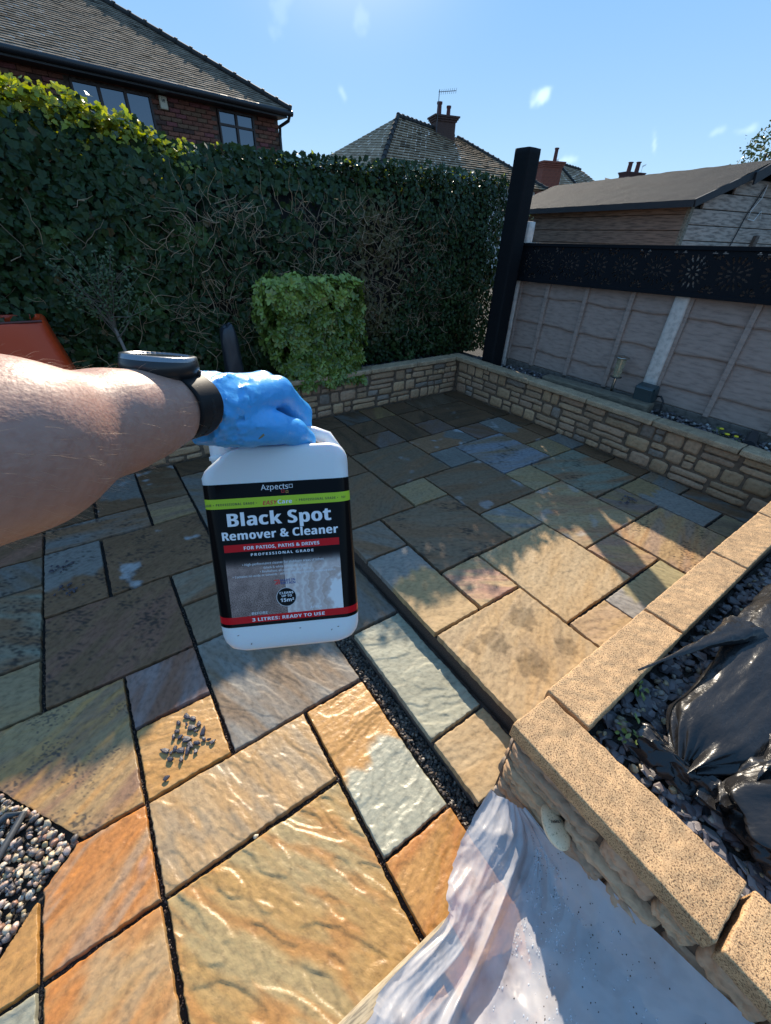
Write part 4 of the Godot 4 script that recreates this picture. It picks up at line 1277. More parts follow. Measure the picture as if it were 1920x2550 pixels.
# ------------------------------------------------------------------ shed
func shed() -> void:
	var c := Vector3(5.0, 0, -2.306)
	var d := Vector3(0.239, 0, -0.971)
	var g := Vector3(0.971, 0, 0.239)
	var o := base("garden_shed", c, "weathered timber shed with grey felt roof behind the fence", "shed")
	o.basis = Basis(g, Vector3.UP, -d)      # x across the gable, z towards the near end
	var side := mat("shed_side", lin(0.25, 0.165, 0.115), 0.85, {"tri": Vector3(0.45, 5.0, 0.45), "tex": texs.wood, "bump": texs.fine, "bs": 0.4})
	var front := mat("shed_front", lin(0.42, 0.355, 0.30), 0.85, {"tri": Vector3(0.6, 3.5, 0.6), "tex": texs.wood, "bump": texs.fine, "bs": 0.5})
	var felt := mat("roof_felt", lin(0.112, 0.118, 0.122), 0.85, {"spec": 0.25, "tri": 3.5, "tex": texs.felt, "bump": texs.grit, "bs": 2.0})
	var blk := mat("tarred", lin(0.014, 0.015, 0.018), 0.6, {"tri": 5.0, "bump": texs.fine})
	var st := tool()
	add_box(st, Vector3(0.03, 0.3, -2.86), Vector3(1.52, 2.0, -0.03))
	put("frame", st.commit(), mat("shed_dark", lin(0.03, 0.025, 0.02), 0.9), o)
	var y := 1.30
	for k in 6:
		var hh := 0.128
		st = tool()
		add_box(st, Vector3(-0.010 + 0.002 * (k % 2), 0.0, -2.9), Vector3(0.02, hh - 0.004, 0.0), Transform3D(Basis(Vector3(0, 0, 1), -0.05), Vector3(-0.004, y, 0)), Color.WHITE, 0.003)
		put("side_board", st.commit(), side, o)
		y += hh
	y = 1.36
	for k in 9:
		var w0 := 0.0
		var w1 := 1.56
		var topy := y + 0.125
		if topy > 2.05:
			var e := (topy - 2.06) / (2.34 - 2.06) * 0.78
			w0 = clampf(e, 0, 0.75); w1 = 1.56 - w0
		if w1 - w0 < 0.1: break
		st = tool()
		add_box(st, Vector3(w0 + 0.0, y, -0.012), Vector3(w1, y + 0.119, 0.014 + 0.002 * (k % 2)), Transform3D(), Color.WHITE, 0.004)
		put("gable_board", st.commit(), front, o)
		y += 0.125
	st = tool()
	add_box(st, Vector3(-0.02, 0.4, -0.01), Vector3(0.022, 2.055, 0.03), Transform3D(), Color.WHITE, 0.003)
	put("corner_trim", st.commit(), mat("shed_trim", lin(0.22, 0.2, 0.15), 0.85, {"tri": 4.0, "tex": texs.wood}), o)
	for s in [-1.0, 1.0]:
		var P := PackedVector3Array()
		for j in 14:
			for i in 40:
				var t := float(j) / 13
				var x = 0.78 + s * lerpf(0.0, 0.89, t)
				var z := lerpf(0.10, -2.98, float(i) / 39)
				var yy := 2.372 - 0.335 * t + n_mid.get_noise_2d(x * 5, z * 5) * 0.008
				P.append(Vector3(x, yy + (0.006 if t < 0.45 else 0.0), z))
		put("roof_felt", grid(P, 40, 14, PackedVector2Array(), PackedColorArray(), false, s < 0), felt, o)
		st = tool()
		add_box(st, Vector3(-0.008, -0.05, -2.97), Vector3(0.008, 0.004, 0.10), Transform3D(Basis(), Vector3(0.78 + s * 0.885, 2.033, 0)))
		put("eaves_board", st.commit(), blk, o)
		var ang := atan2(0.335, 0.89)
		st = tool()
		add_box(st, Vector3(0.0, -0.062, -0.008), Vector3(0.945, 0.0, 0.01), Transform3D(), Color.WHITE, 0.002)
		put("barge_board", st.commit(), blk, o, Transform3D(Basis(Vector3.UP, 0.0 if s > 0 else PI) * Basis(Vector3(0, 0, 1), -ang), Vector3(0.78, 2.372, 0.10)))
	put("finial", prism(PackedVector2Array([Vector2(-0.26, -0.13), Vector2(-0.02, -0.015), Vector2(0.02, -0.015), Vector2(0.26, -0.13), Vector2(0.24, -0.22), Vector2(0.0, -0.10), Vector2(-0.24, -0.22)]), 0.016), blk, o, at(Vector3(0.78, 2.395, 0.127)))
	put("cable", tube([Vector3(0.88, 2.2, 0.03), Vector3(0.87, 2.1, 0.035), Vector3(0.80, 2.0, 0.03), Vector3(0.80, 1.93, 0.03), Vector3(0.9, 1.92, 0.03), Vector3(0.95, 2.0, 0.03), Vector3(0.99, 1.94, 0.03)], 0.004, 6), mat("white_cable", lin(0.6, 0.6, 0.58), 0.5), o)
	put("dark_cable", tube([Vector3(0.86, 2.18, 0.03), Vector3(0.76, 1.96, 0.03), Vector3(0.73, 1.8, 0.03), Vector3(0.69, 1.6, 0.03)], 0.006, 6), blk, o)
	st = tool()
	add_box(st, Vector3(1.02, 1.1, 0.016), Vector3(1.075, 1.80, 0.05), Transform3D(Basis(Vector3(0, 0, 1), 0.0), Vector3.ZERO), Color.WHITE, 0.003)
	put("door_frame", st.commit(), mat("shed_door", lin(0.13, 0.10, 0.08), 0.85, {"tri": 3.0, "tex": texs.wood}), o)
	var hinge := tool()
	add_box(hinge, Vector3(0.94, 1.64, 0.018), Vector3(1.03, 1.67, 0.03))
	put("hinge", hinge.commit(), blk, o)
	var bt := put("plastic_tub", rough_box(Vector3(0.15, 0.12, 0.10), Vector3i(6, 5, 5), 0.012, 0.001, 1.0), mat("tub_white", lin(0.62, 0.64, 0.66), 0.5), null, Transform3D(o.basis, c + o.basis * Vector3(0.36, 1.64, 0.17)))
	tag(bt, "small pale plastic tub on the shelf in front of the shed", "tub")
	var sh := put("shelf", box_mesh(Vector3(0.5, 0.03, 0.2), 0.003), front, null, Transform3D(o.basis, c + o.basis * Vector3(0.36, 1.565, 0.135)))
	tag(sh, "timber shelf on the shed front behind the fence", "shelf")

# ------------------------------------------------------------------ houses
func roof_face(parent: Node3D, a: Vector3, b: Vector3, c: Vector3, d: Vector3, rows: int, tile: float, lift: float, col: Color, m: Material) -> void:
	# a, b along the ridge; d, c along the eaves below them
	var st := tool()
	var n := (b - d).cross(a - c).normalized()
	if n.y < 0: n = -n
	for r in rows:
		var t0 := float(r) / rows
		var t1 := float(r + 1) / rows
		var l0 := a.lerp(d, t0); var r0 := b.lerp(c, t0)
		var l1 := a.lerp(d, t1); var r1 := b.lerp(c, t1)
		var cnt := maxi(1, int((r1 - l1).length() / tile))
		for k in cnt:
			var u0 := float(k) / cnt
			var u1 := float(k + 1) / cnt
			var v := rng.randf_range(0.72, 1.18)
			if rng.randf() < 0.04: v *= 0.45
			var cc := col * v
			var up := n * (lift * rng.randf_range(0.85, 1.15))
			var e0 := l1.lerp(r1, u0)
			var e1 := l1.lerp(r1, u1)
			var lip := (e0 - l0.lerp(r0, u0)) * 0.22
			var p := [l0.lerp(r0, u0) + up * 0.15, l0.lerp(r0, u1) + up * 0.15, e1 + up + lip, e0 + up + lip]
			quads(st, p[0], p[1], p[2], p[3], cc)
			quads(st, p[3], p[2], p[2] - up * 0.45, p[3] - up * 0.45, cc * 0.7)
			quads(st, p[3] - up * 0.45, p[2] - up * 0.45, e1, e0, Color(0.02, 0.018, 0.015))  # shadow under the tile lip, put into the riser colour
	var o := put("roof_tiles", st.commit(), m, parent)
	o.set_meta("kind", "stuff")

func ridge_tiles(parent: Node3D, a: Vector3, b: Vector3, step: float, r: float, m: Material) -> void:
	var L := (b - a).length()
	var n := int(L / step)
	var d := (b - a) / L
	var x: Vector3 = d.cross(Vector3.UP).normalized()
	var y := x.cross(d).normalized()
	var me := tube([Vector3(0, 0, -step * 0.52), Vector3(0, 0, step * 0.40), Vector3(0, 0.006, step * 0.41), Vector3(0, 0.006, step * 0.53)], [r, r, r * 1.25, r * 1.25], 8)
	for i in n:
		put("ridge_tile", me, m, parent, Transform3D(Basis(x, y, -d), a + d * step * (i + 0.5)))

func windowed(parent: Node3D, u0: float, u1: float, y0: float, y1: float, z: float, mull: Array, trans: Array, fr: Material, glass: Material) -> void:
	var w := Node3D.new()
	w.name = "window"
	parent.add_child(w, true)
	var st := tool()
	var t := 0.035
	add_box(st, Vector3(u0, y0, z - 0.05), Vector3(u0 + t, y1, z + 0.02))
	add_box(st, Vector3(u1 - t, y0, z - 0.05), Vector3(u1, y1, z + 0.02))
	add_box(st, Vector3(u0 + t, y1 - t, z - 0.05), Vector3(u1 - t, y1, z + 0.019))
	add_box(st, Vector3(u0 + t, y0, z - 0.05), Vector3(u1 - t, y0 + t, z + 0.019))
	for q in mull: add_box(st, Vector3(q - t * 0.7, y0 + t, z - 0.05), Vector3(q + t * 0.7, y1 - t, z + 0.018))
	for q in trans: add_box(st, Vector3(u0 + t, q - t * 0.6, z - 0.048), Vector3(u1 - t, q + t * 0.6, z + 0.016))
	put("frame", st.commit(), fr, w)
	var xs := [u0] + mull + [u1]
	var ys := [y0] + trans + [y1]
	for i in xs.size() - 1:
		for j in ys.size() - 1:
			put("pane", box_mesh(Vector3(xs[i + 1] - xs[i] - 0.01, ys[j + 1] - ys[j] - 0.01, 0.006)), glass, w, at(Vector3((xs[i] + xs[i + 1]) * 0.5, (ys[j] + ys[j + 1]) * 0.5, z - 0.02)))

func houses() -> void:
	var brick_m := mat("brick", Color.WHITE, 0.85, {"vc": 1, "tri": 3.0, "tex": texs.blotch, "bump": texs.fine})
	var mortar := mat("mortar", lin(0.15, 0.11, 0.09), 0.9, {"tri": 2.0, "tex": texs.blotch})
	var tile_m := mat("roof_tile", Color.WHITE, 0.9, {"spec": 0.2, "vc": 1, "tri": 1.5, "tex": texs.blotch})
	var dark := mat("gutter_black", lin(0.016, 0.017, 0.02), 0.45)
	var frame := mat("brown_frame", lin(0.035, 0.02, 0.017), 0.5)
	var glass := mat("house_glass", lin(0.10, 0.125, 0.155), 0.05, {"spec": 0.9, "metal": 0.9})
	var ridge_m := mat("ridge_dark", lin(0.028, 0.025, 0.023), 0.8, {"tri": 2.0, "tex": texs.blotch})
	# ---- left house
	var o := base("brick_house", Vector3(5.437, 0, -12.269), "red brick house with a dark tiled roof above the hedge at the left", "house")
	o.basis = Basis(Vector3(0.9893, 0, -0.146), Vector3.UP, Vector3(0.146, 0, 0.9893))
	var st := tool()
	add_box(st, Vector3(-11.0, -0.2, -7.0), Vector3(-0.01, 3.95, -0.385))
	put("wall", st.commit(), mortar, o)
	var bm := [box_mesh(Vector3(0.216, 0.066, 0.05), 0.004), box_mesh(Vector3(0.105, 0.066, 0.05), 0.004)]
	var bcol := []
	for k in 6: bcol.append(mat("brick_%d" % k, lin(0.20 + 0.03 * (k % 3), 0.075 + 0.012 * (k % 4), 0.05 + 0.006 * k) if k < 5 else lin(0.09, 0.045, 0.035), 0.85, {"tri": 3.0, "tex": texs.blotch, "bump": texs.fine}))
	var row := 0
	var y := 3.93
	var cnt := 0
	while y > 2.95 and cnt < 300:
		var x := -0.118 - (0.112 if row % 2 else 0.0)
		while x > -5.6:
			var inwin := (x > -4.42 and x < -2.83 and y < 3.88) or (x > -1.62 and x < -0.62 and y < 3.9)
			if not inwin and (y > 3.2 or x > -2.9):
				put("brick", bm[0], bcol[rng.randi() % 6], o, at(Vector3(x, y, -0.37 + rng.randf_range(-0.003, 0.003))))
				cnt += 1
			x -= 0.2255
		y -= 0.0755
		row += 1
	windowed(o, -4.32, -2.93, 2.7, 3.86, -0.345, [-3.86, -3.40], [], frame, glass)
	windowed(o, -1.55, -0.68, 2.75, 3.88, -0.345, [-1.115], [3.63], frame, glass)
	# eaves
	st = tool()
	add_box(st, Vector3(-11.2, 3.905, -0.36), Vector3(0.02, 3.94, 0.0))
	put("soffit", st.commit(), dark, o)
	st = tool()
	add_box(st, Vector3(-11.2, 3.90, -0.012), Vector3(0.02, 4.02, 0.012))
	put("fascia", st.commit(), dark, o)
	put("gutter", tube([Vector3(-11.2, 3.985, 0.06), Vector3(0.13, 3.985, 0.06)], 0.055, 10), dark, o)
	put("downpipe", tube([Vector3(0.06, 3.95, 0.05), Vector3(0.05, 3.86, 0.0), Vector3(-0.02, 3.78, -0.28), Vector3(-0.03, 3.6, -0.30), Vector3(-0.03, 0.0, -0.30)], 0.035, 8), dark, o)
	var tl := Color(0.27, 0.21, 0.155)
	var hipT := Vector3(-4.2, 4.03 + 0.595 * 4.2, -4.2)
	roof_face(o, Vector3(-11.2, hipT.y, -4.2), hipT, Vector3(0.06, 4.03, 0.06), Vector3(-11.2, 4.03, 0.06), 52, 0.17, 0.016, tl, tile_m)
	roof_face(o, hipT, hipT + Vector3(0, 0, -0.01), Vector3(0.06, 4.03, -8.4), Vector3(0.06, 4.03, 0.06), 30, 0.3, 0.016, tl, tile_m)
	ridge_tiles(o, Vector3(0.08, 4.06, 0.08), hipT + Vector3(0, 0.03, 0), 0.33, 0.055, ridge_m)
	var al := put("alarm_box", rough_box(Vector3(0.15, 0.20, 0.06), Vector3i(5, 5, 4), 0.012, 0.0, 1.0), mat("alarm", lin(0.62, 0.58, 0.45), 0.5), null, Transform3D(o.basis, o.position + o.basis * Vector3(-2.71, 3.78, -0.31)))
	tag(al, "cream alarm box between the windows of the brick house", "alarm box")
	put("lettering", letters("ie", 0.085, 0.004), dark, al, at(Vector3(0.0, 0.035, 0.031)))
	# ---- house with the big chimney
	var A := Vector3(17.43, 7.0, -24.67); var B := Vector3(23.33, 7.0, -26.5)
	var Er := Vector3(25.2, 4.2, -20.06); var El := Vector3(14.6, 4.2, -22.2); var Lb := Vector3(11.48, 4.2, -24.9)
	o = base("tiled_house", Vector3(19, 0, -26), "house with a striped brown tiled hip roof and tall brick chimney", "house")
	o.position = Vector3.ZERO
	st = tool()
	quads(st, El + Vector3(0.4, -0.1, -0.5), Er + Vector3(-0.4, -0.1, -0.5), Vector3(Er.x - 0.4, 0, Er.z - 0.5), Vector3(El.x + 0.4, 0, El.z - 0.5))
	quads(st, Er + Vector3(-0.4, -0.1, -0.5), Er + Vector3(2.6, -0.1, -8.5), Vector3(Er.x + 2.6, 0, Er.z - 8.5), Vector3(Er.x - 0.4, 0, Er.z - 0.5))
	put("wall", st.commit(), mat("render_white", lin(0.55, 0.54, 0.52), 0.85), o)
	windowed(o, 22.6, 23.9, 2.9, 3.9, -20.75, [23.25], [], mat("white_frame", lin(0.6, 0.6, 0.6), 0.5), glass)
	var tb := Color(0.46, 0.33, 0.22)
	roof_face(o, A, B, Er, El, 22, 0.34, 0.085, tb, tile_m)
	roof_face(o, A, A + Vector3(0.01, 0, 0), El, Lb, 22, 0.34, 0.03, tb, tile_m)
	roof_face(o, B, B + Vector3(0.01, 0, 0), Er + Vector3(3.0, 0, -9), Er, 22, 0.4, 0.07, tb, tile_m)
	for e in [[El, A], [Er, B], [A, B]]: ridge_tiles(o, e[0] + Vector3(0, 0.06, 0), e[1] + Vector3(0, 0.06, 0), 0.42, 0.11, ridge_m)
	chimney(o, Vector3(21.42, 6.0, -25.6), 1.25, 0.9, 7.62, -0.3, [[-0.32, 0.62, 0.14], [0.28, 0.5, 0.12]], [mat("backlit_brick", lin(0.085, 0.045, 0.036), 0.85)])  # stack stands against the sun: its shade is put into the brick colour
	aerial("roof_aerial", Vector3(20.62, 6.7, -25.2), 1.9, "thin television aerial on a mast beside the tall chimney")
	# ---- two farther houses
	o = base("far_house", Vector3(44, 0, -34), "distant house with brown hip roof and red chimney right of the post", "house")
	o.position = Vector3.ZERO
	var a2 := Vector3(42.3, 7.9, -33.0); var b2 := Vector3(46.6, 7.75, -33.2)
	roof_face(o, a2, b2, Vector3(49.5, 5.6, -30.5), Vector3(43.0, 5.6, -30.0), 14, 0.5, 0.08, tb, tile_m)
	roof_face(o, a2, a2 + Vector3(0.01, 0, 0), Vector3(43.0, 5.6, -30.0), Vector3(38.0, 5.6, -33.0), 14, 0.5, 0.08, tb, tile_m)
	ridge_tiles(o, a2 + Vector3(0, 0.07, 0), b2 + Vector3(0, 0.07, 0), 0.5, 0.12, ridge_m)
	ridge_tiles(o, Vector3(43.0, 5.66, -30.0), a2 + Vector3(0, 0.05, 0), 0.5, 0.12, ridge_m)
	st = tool()
	quads(st, Vector3(38.0, 5.5, -33.0), Vector3(43, 5.5, -30.2), Vector3(43, 0, -30.2), Vector3(38, 0, -33))
	quads(st, Vector3(43, 5.5, -30.2), Vector3(49.4, 5.5, -30.7), Vector3(49.4, 0, -30.7), Vector3(43, 0, -30.2))
	put("wall", st.commit(), mat("far_brick", lin(0.2, 0.09, 0.06), 0.9), o)
	chimney(o, Vector3(40.0, 5.2, -32.0), 1.9, 1.2, 7.75, -0.4, [[0.35, 1.0, 0.17]], [mat("red_brick", lin(0.30, 0.085, 0.05), 0.85, {"tri": 2.0, "tex": texs.blotch})])
	aerial("roof_aerial", Vector3(41.8, 7.0, -33.2), 1.1, "small low television aerial behind the red chimney")
	o = base("farthest_house", Vector3(66, 0, -42), "farthest dark hip roof with a two-pot chimney above the shed", "house")
	o.position = Vector3.ZERO
	roof_face(o, Vector3(64.3, 9.1, -42), Vector3(67.8, 9.0, -42), Vector3(71, 7.0, -39), Vector3(60.5, 7.0, -39), 8, 0.6, 0.1, tb * 0.7, tile_m)
	st = tool()
	quads(st, Vector3(60.5, 7.0, -39.2), Vector3(71, 7.0, -39.2), Vector3(71, 0, -39.2), Vector3(60.5, 0, -39.2))
	put("wall", st.commit(), mats["far_brick"], o)
	chimney(o, Vector3(69.9, 8.0, -41.6), 3.0, 1.4, 10.05, -0.3, [[-0.7, 1.1, 0.3], [0.65, 1.2, 0.3]], [mat("dark_brick", lin(0.10, 0.045, 0.04), 0.85)])
	aerial("roof_aerial", Vector3(71.9, 10.0, -41.5), 1.0, "ladder-shaped aerial on the farthest chimney")

func chimney(parent: Node3D, p: Vector3, w: float, d: float, top: float, turn: float, pots: Array, bm: Array) -> void:
	var c := Node3D.new()
	c.name = "chimney"
	parent.add_child(c, true)
	c.position = p
	c.rotation.y = turn
	var st := tool()
	var H: float = top - p.y
	var rows := 18
	var rh := H / rows
	for r in rows:
		var grow := 0.0 if r < rows - 3 else 0.06 * (r - rows + 4)
		var n := int(w / 0.24)
		for k in n:
			var x0 := -w * 0.5 - grow + (w + grow * 2) * k / n
			var off := 0.0
			add_box(st, Vector3(x0 + 0.006 + off, r * rh + 0.006, -d * 0.5 - grow), Vector3(x0 + (w + grow * 2) / n - 0.006, (r + 1) * rh - 0.006, d * 0.5 + grow))
	var bk := put("brickwork", st.commit(), bm[0], c)
	bk.set_meta("kind", "stuff")
	st = tool()
	add_box(st, Vector3(-w * 0.49, 0.0, -d * 0.49), Vector3(w * 0.49, H - 0.002, d * 0.49))
	put("core", st.commit(), mats["mortar"], c)
	for q in pots:
		put("chimney_pot", lathe([[q[2] * 1.15, 0.0], [q[2], 0.08], [q[2] * 0.9, q[1] - 0.12], [q[2] * 1.15, q[1] - 0.1], [q[2] * 1.15, q[1]], [q[2] * 0.8, q[1]], [q[2] * 0.75, q[1] - 0.3]], 14), mat("pot", lin(0.10, 0.032, 0.028), 0.8), c, at(Vector3(q[0], H, 0)))

func aerial(called: String, p: Vector3, h: float, label: String) -> void:
	var o := base(called, p, label, "aerial")
	var m := mat("aerial", lin(0.07, 0.07, 0.08), 0.5)
	put("mast", tube([Vector3.ZERO, Vector3(0, h, 0)], 0.02, 6), m, o)
	put("boom", tube([Vector3(-0.05, h - 0.1, 0), Vector3(1.2 * h / 1.9, h + 0.12, 0.05)], 0.016, 6), m, o)
	for i in 9:
		var t := i / 8.0
		var q := Vector3(1.2 * h / 1.9 * t, h - 0.1 + 0.22 * t, 0.05 * t)
		put("element", tube([q + Vector3(0, -0.11, -0.03), q + Vector3(0, 0.11, 0.03)], 0.009, 5), m, o)

func letters(text: String, size: float, depth: float, bold := true, italic := false, spacing := 0.0) -> TextMesh:
	var t := TextMesh.new()
	var f := SystemFont.new()
	f.font_names = PackedStringArray(["Droid Sans"])
	f.font_weight = 700 if bold else 400
	var v := FontVariation.new()
	v.base_font = f
	if bold: v.variation_embolden = 0.0
	if italic: v.variation_transform = Transform2D(Vector2(1, 0.22), Vector2(0, 1), Vector2.ZERO)
	v.spacing_glyph = int(spacing)
	t.font = v
	t.text = text
	t.font_size = 64
	t.pixel_size = size / 64.0
	t.depth = depth
	t.curve_step = 2.0
	return t

# ------------------------------------------------------------------ small things
func small_things() -> void:
	var steel := mat("steel", lin(0.55, 0.53, 0.48), 0.22, {"metal": 1.0})
	# garden lamp
	var o := base("garden_lamp", Vector3(3.915, 0.535, -1.915), "stainless steel garden lamp with glass body and disc top by the fence", "lamp")
	put("pole", lathe([[0.0, 0.0], [0.013, 0.0], [0.013, 0.135], [0.0, 0.135]], 14), steel, o)
	put("base_disc", lathe([[0.0, 0.135], [0.048, 0.135], [0.05, 0.139], [0.02, 0.143], [0.0, 0.143]], 20), mat("lamp_dark", lin(0.03, 0.03, 0.03), 0.4), o)
	put("tube", lathe([[0.0, 0.143], [0.014, 0.143], [0.012, 0.31], [0.0, 0.31]], 12), steel, o)
	put("glass_body", lathe([[0.034, 0.143], [0.040, 0.30], [0.0385, 0.30], [0.0325, 0.143]], 24), mat("lamp_glass", lin(0.45, 0.40, 0.26), 0.12, {"alpha": 0.42, "spec": 0.7}), o)
	put("disc_top", lathe([[0.0, 0.30], [0.052, 0.302], [0.062, 0.308], [0.060, 0.315], [0.028, 0.323], [0.0, 0.325]], 26), steel, o)
	# floodlight on a spike
	o = base("floodlight", Vector3(3.93, 0.45, -1.60), "dark teal floodlight on a spike with a curled cable below the concrete post", "floodlight")
	var teal := mat("teal_plastic", lin(0.022, 0.04, 0.045), 0.4)
	var st := tool()
	add_box(st, Vector3(-0.05, 0.11, -0.085), Vector3(0.045, 0.245, 0.085), Transform3D(Basis(Vector3(0, 0, 1), 0.25), Vector3.ZERO), Color.WHITE, 0.012)
	put("housing", st.commit(), teal, o)
	st = tool()
	add_box(st, Vector3(-0.06, 0.118, -0.075), Vector3(-0.0505, 0.237, 0.075), Transform3D(Basis(Vector3(0, 0, 1), 0.25), Vector3.ZERO), Color.WHITE, 0.003)
	put("lens", st.commit(), mat("flood_glass", lin(0.05, 0.07, 0.075), 0.08), o)
	put("spike", tube([Vector3(0.0, -0.03, 0.02), Vector3(-0.01, 0.12, 0.0)], 0.012, 8), teal, o)
	put("cable", tube([Vector3(-0.02, 0.16, 0.09), Vector3(-0.03, 0.17, 0.12), Vector3(-0.04, 0.14, 0.155), Vector3(-0.04, 0.08, 0.165), Vector3(-0.04, 0.01, 0.16)], 0.008, 8), mat("black_rubber", lin(0.015, 0.015, 0.016), 0.6), o)
	# sleeper
	var oak := mat("sleeper_wood", lin(0.20, 0.16, 0.11), 0.85, {"tri": Vector3(8.0, 8.0, 1.0), "tex": texs.wood, "bump": texs.fine, "bs": 0.9})
	tag(put("timber_sleeper", rough_box(Vector3(0.14, 0.085, 1.05), Vector3i(5, 4, 24), 0.012, 0.003, 2.0, 8.0), oak, null, Transform3D(Basis(Vector3.UP, 0.06), Vector3(3.80, 0.515, -2.02))), "weathered timber sleeper lying between the wall coping and the fence", "sleeper")
	tag(put("drain_pipe", tube([Vector3(3.79, 0.487, -0.74), Vector3(4.03, 0.50, -0.79)], 0.037, 16), mat("pipe_black", lin(0.03, 0.032, 0.036), 0.45), null), "short dark drain pipe lying across the fence bed near yellow flowers", "pipe")
	# red tub
	o = base("red_tub", Vector3(-0.66, 0.45, -3.80), "bright orange-red plastic tub upside down behind the forearm", "tub")
	var red := mat("red_plastic", lin(0.55, 0.055, 0.012), 0.32, {"tri": 3.0, "bump": texs.fine, "bs": 0.08})
	var P := PackedVector3Array()
	var prof := [[0.60, 0.0], [0.60, 0.03], [0.575, 0.04], [0.47, 0.62], [0.462, 0.685], [0.45, 0.70], [0.435, 0.695], [0.43, 0.655], [0.0, 0.655]]
	for q in prof:
		for i in 33:
			var w := TAU * i / 32 + PI / 4
			var d := Vector2(cos(w), sin(w))
			var sq: float = 1.0 / pow(pow(absf(d.x), 7.0) + pow(absf(d.y), 7.0), 1.0 / 7.0)
			P.append(Vector3(d.x * q[0] * sq, q[1], d.y * q[0] * sq * 0.42))
	put("shell", grid(P, 33, prof.size(), PackedVector2Array(), PackedColorArray(), true, true), red, o)
	put("rim", tube([Vector3(-0.45, 0.70, 0.185), Vector3(0.45, 0.70, 0.185)], 0.008, 8), mat("rim_dark", lin(0.10, 0.02, 0.014), 0.5), o)
	# dark bag behind
	o = base("dark_bag", Vector3(1.0, 0.45, -3.80), "small dark grey plastic bag standing under the hedge left of the bush", "bag")
	put("bag_body", crumple(Vector3(0.085, 0.31, 0.07), 26, 22, 5.0, 0.22), mat("dark_bag", lin(0.025, 0.028, 0.035), 0.3, {"tri": 7.0, "bump": texs.fine, "bs": 0.7}), o, at(Vector3(0, 0.29, 0)))
	# plank
	var pine := mat("pine", lin(0.52, 0.41, 0.26), 0.75, {"tri": Vector3(1.2, 10.0, 16.0), "tex": texs.wood, "bump": texs.fine, "bs": 0.5})
	var pl := put("timber_board", rough_box(Vector3(1.1, 0.032, 0.075), Vector3i(30, 4, 6), 0.003, 0.0012, 6.0, 12.0), pine, null, Transform3D(Basis(Vector3.UP, -0.02), Vector3(-0.195, 0.088, -0.098)))
	tag(pl, "pale sawn timber board under the edge of the white plastic sheet", "board")
	st = tool()
	for z in 4: add_tube(st, [Vector3(0.36 - 0.012 * z, 0.0, -0.12 + 0.04 * z), Vector3(0.36 - 0.012 * z, 0.07, -0.12 + 0.04 * z)], 0.004, 6)
	# pebble with writing
	var pb := base("painted_pebble", Vector3(0.690, 0.302, -0.0765), "smooth cream pebble with faint dark writing weighing down the plastic sheet", "pebble")
	pb.basis = Basis(Vector3.UP, deg_to_rad(62)) * Basis(Vector3(1, 0, 0), 0.16) * Basis(Vector3(0, 0, 1), -0.1)
	P = PackedVector3Array()
	for j in 25:
		for i in 33:
			var th := TAU * i / 32
			var ph := PI * j / 24.0
			var d := Vector3(cos(ph), sin(ph) * sin(th), sin(ph) * cos(th))
			var egg := 1.0 - 0.16 * d.x
			P.append(Vector3(d.x * 0.058, d.y * 0.018 * egg, d.z * 0.035 * egg) * (1.0 + 0.04 * n_mid.get_noise_3d(d.x * 1.5, d.y * 1.5, d.z * 1.5)))
	put("stone", grid(P, 33, 25, PackedVector2Array(), PackedColorArray(), true), mat("cream_stone", lin(0.88, 0.65, 0.40), 0.4, {"tri": 12.0, "tex": texs.dirt, "bump": texs.fine, "bs": 0.15}), pb)
	var ink := mat("ink", lin(0.04, 0.035, 0.03), 0.6)
	put("writing", letters("FAMILY", 0.010, 0.001, false), ink, pb, Transform3D(Basis(Vector3(0, 0, 1), Vector3(1, 0, 0), Vector3(0, 1, 0)), Vector3(0.004, 0.0183, 0.0)))
	# dark edging in the pebble bed
	tag(put("plastic_edging", tube([Vector3(-0.80, 0.018, -1.10), Vector3(-0.70, 0.021, -1.15), Vector3(-0.655, 0.018, -1.13), Vector3(-0.72, 0.018, -1.02), Vector3(-0.78, 0.018, -0.94)], 0.011, 8), mat("edging", lin(0.055, 0.06, 0.065), 0.5, {"tri": 6.0, "tex": texs.dirt}), null), "bent grey plastic edging strip lying in the pebble bed", "edging")
	tag(put("loose_pebble", pebble_mesh(31.0), mat("pebble_pale", lin(0.5, 0.42, 0.3), 0.5), null, Transform3D(Basis().scaled(Vector3.ONE * 0.009), Vector3(-0.027, -0.006, -0.641))), "single pale pebble stuck in the joint beside the swirled slab", "pebble")

func crumple(r: Vector3, nu: int, nv: int, sd: float, amp: float) -> ArrayMesh:
	var P := PackedVector3Array()
	for j in nv:
		for i in nu:
			var th := TAU * i / (nu - 1)
			var ph := PI * (0.02 + 0.96 * j / (nv - 1))
			var d := Vector3(sin(ph) * cos(th), cos(ph), sin(ph) * sin(th))
			var e := pow(pow(absf(d.x), 3.2) + pow(absf(d.y), 3.2) + pow(absf(d.z), 3.2), -1.0 / 3.2)
			var k := n_cel.get_noise_3d(d.x * 1.3 + sd, d.y * 1.3, d.z * 1.3 - sd) * amp + n_cel.get_noise_3d(d.x * 3.1 - sd, d.y * 3.1, d.z * 3.1) * amp * 0.4 + n_cel.get_noise_3d(d.x * 8.0 - sd, d.y * 8.0, d.z * 8.0) * amp * 0.10 + amp * 0.6
			P.append(d * e * r * (1.0 + k - amp * 0.5))
	return grid(P, nu, nv, PackedVector2Array(), PackedColorArray(), true, true)

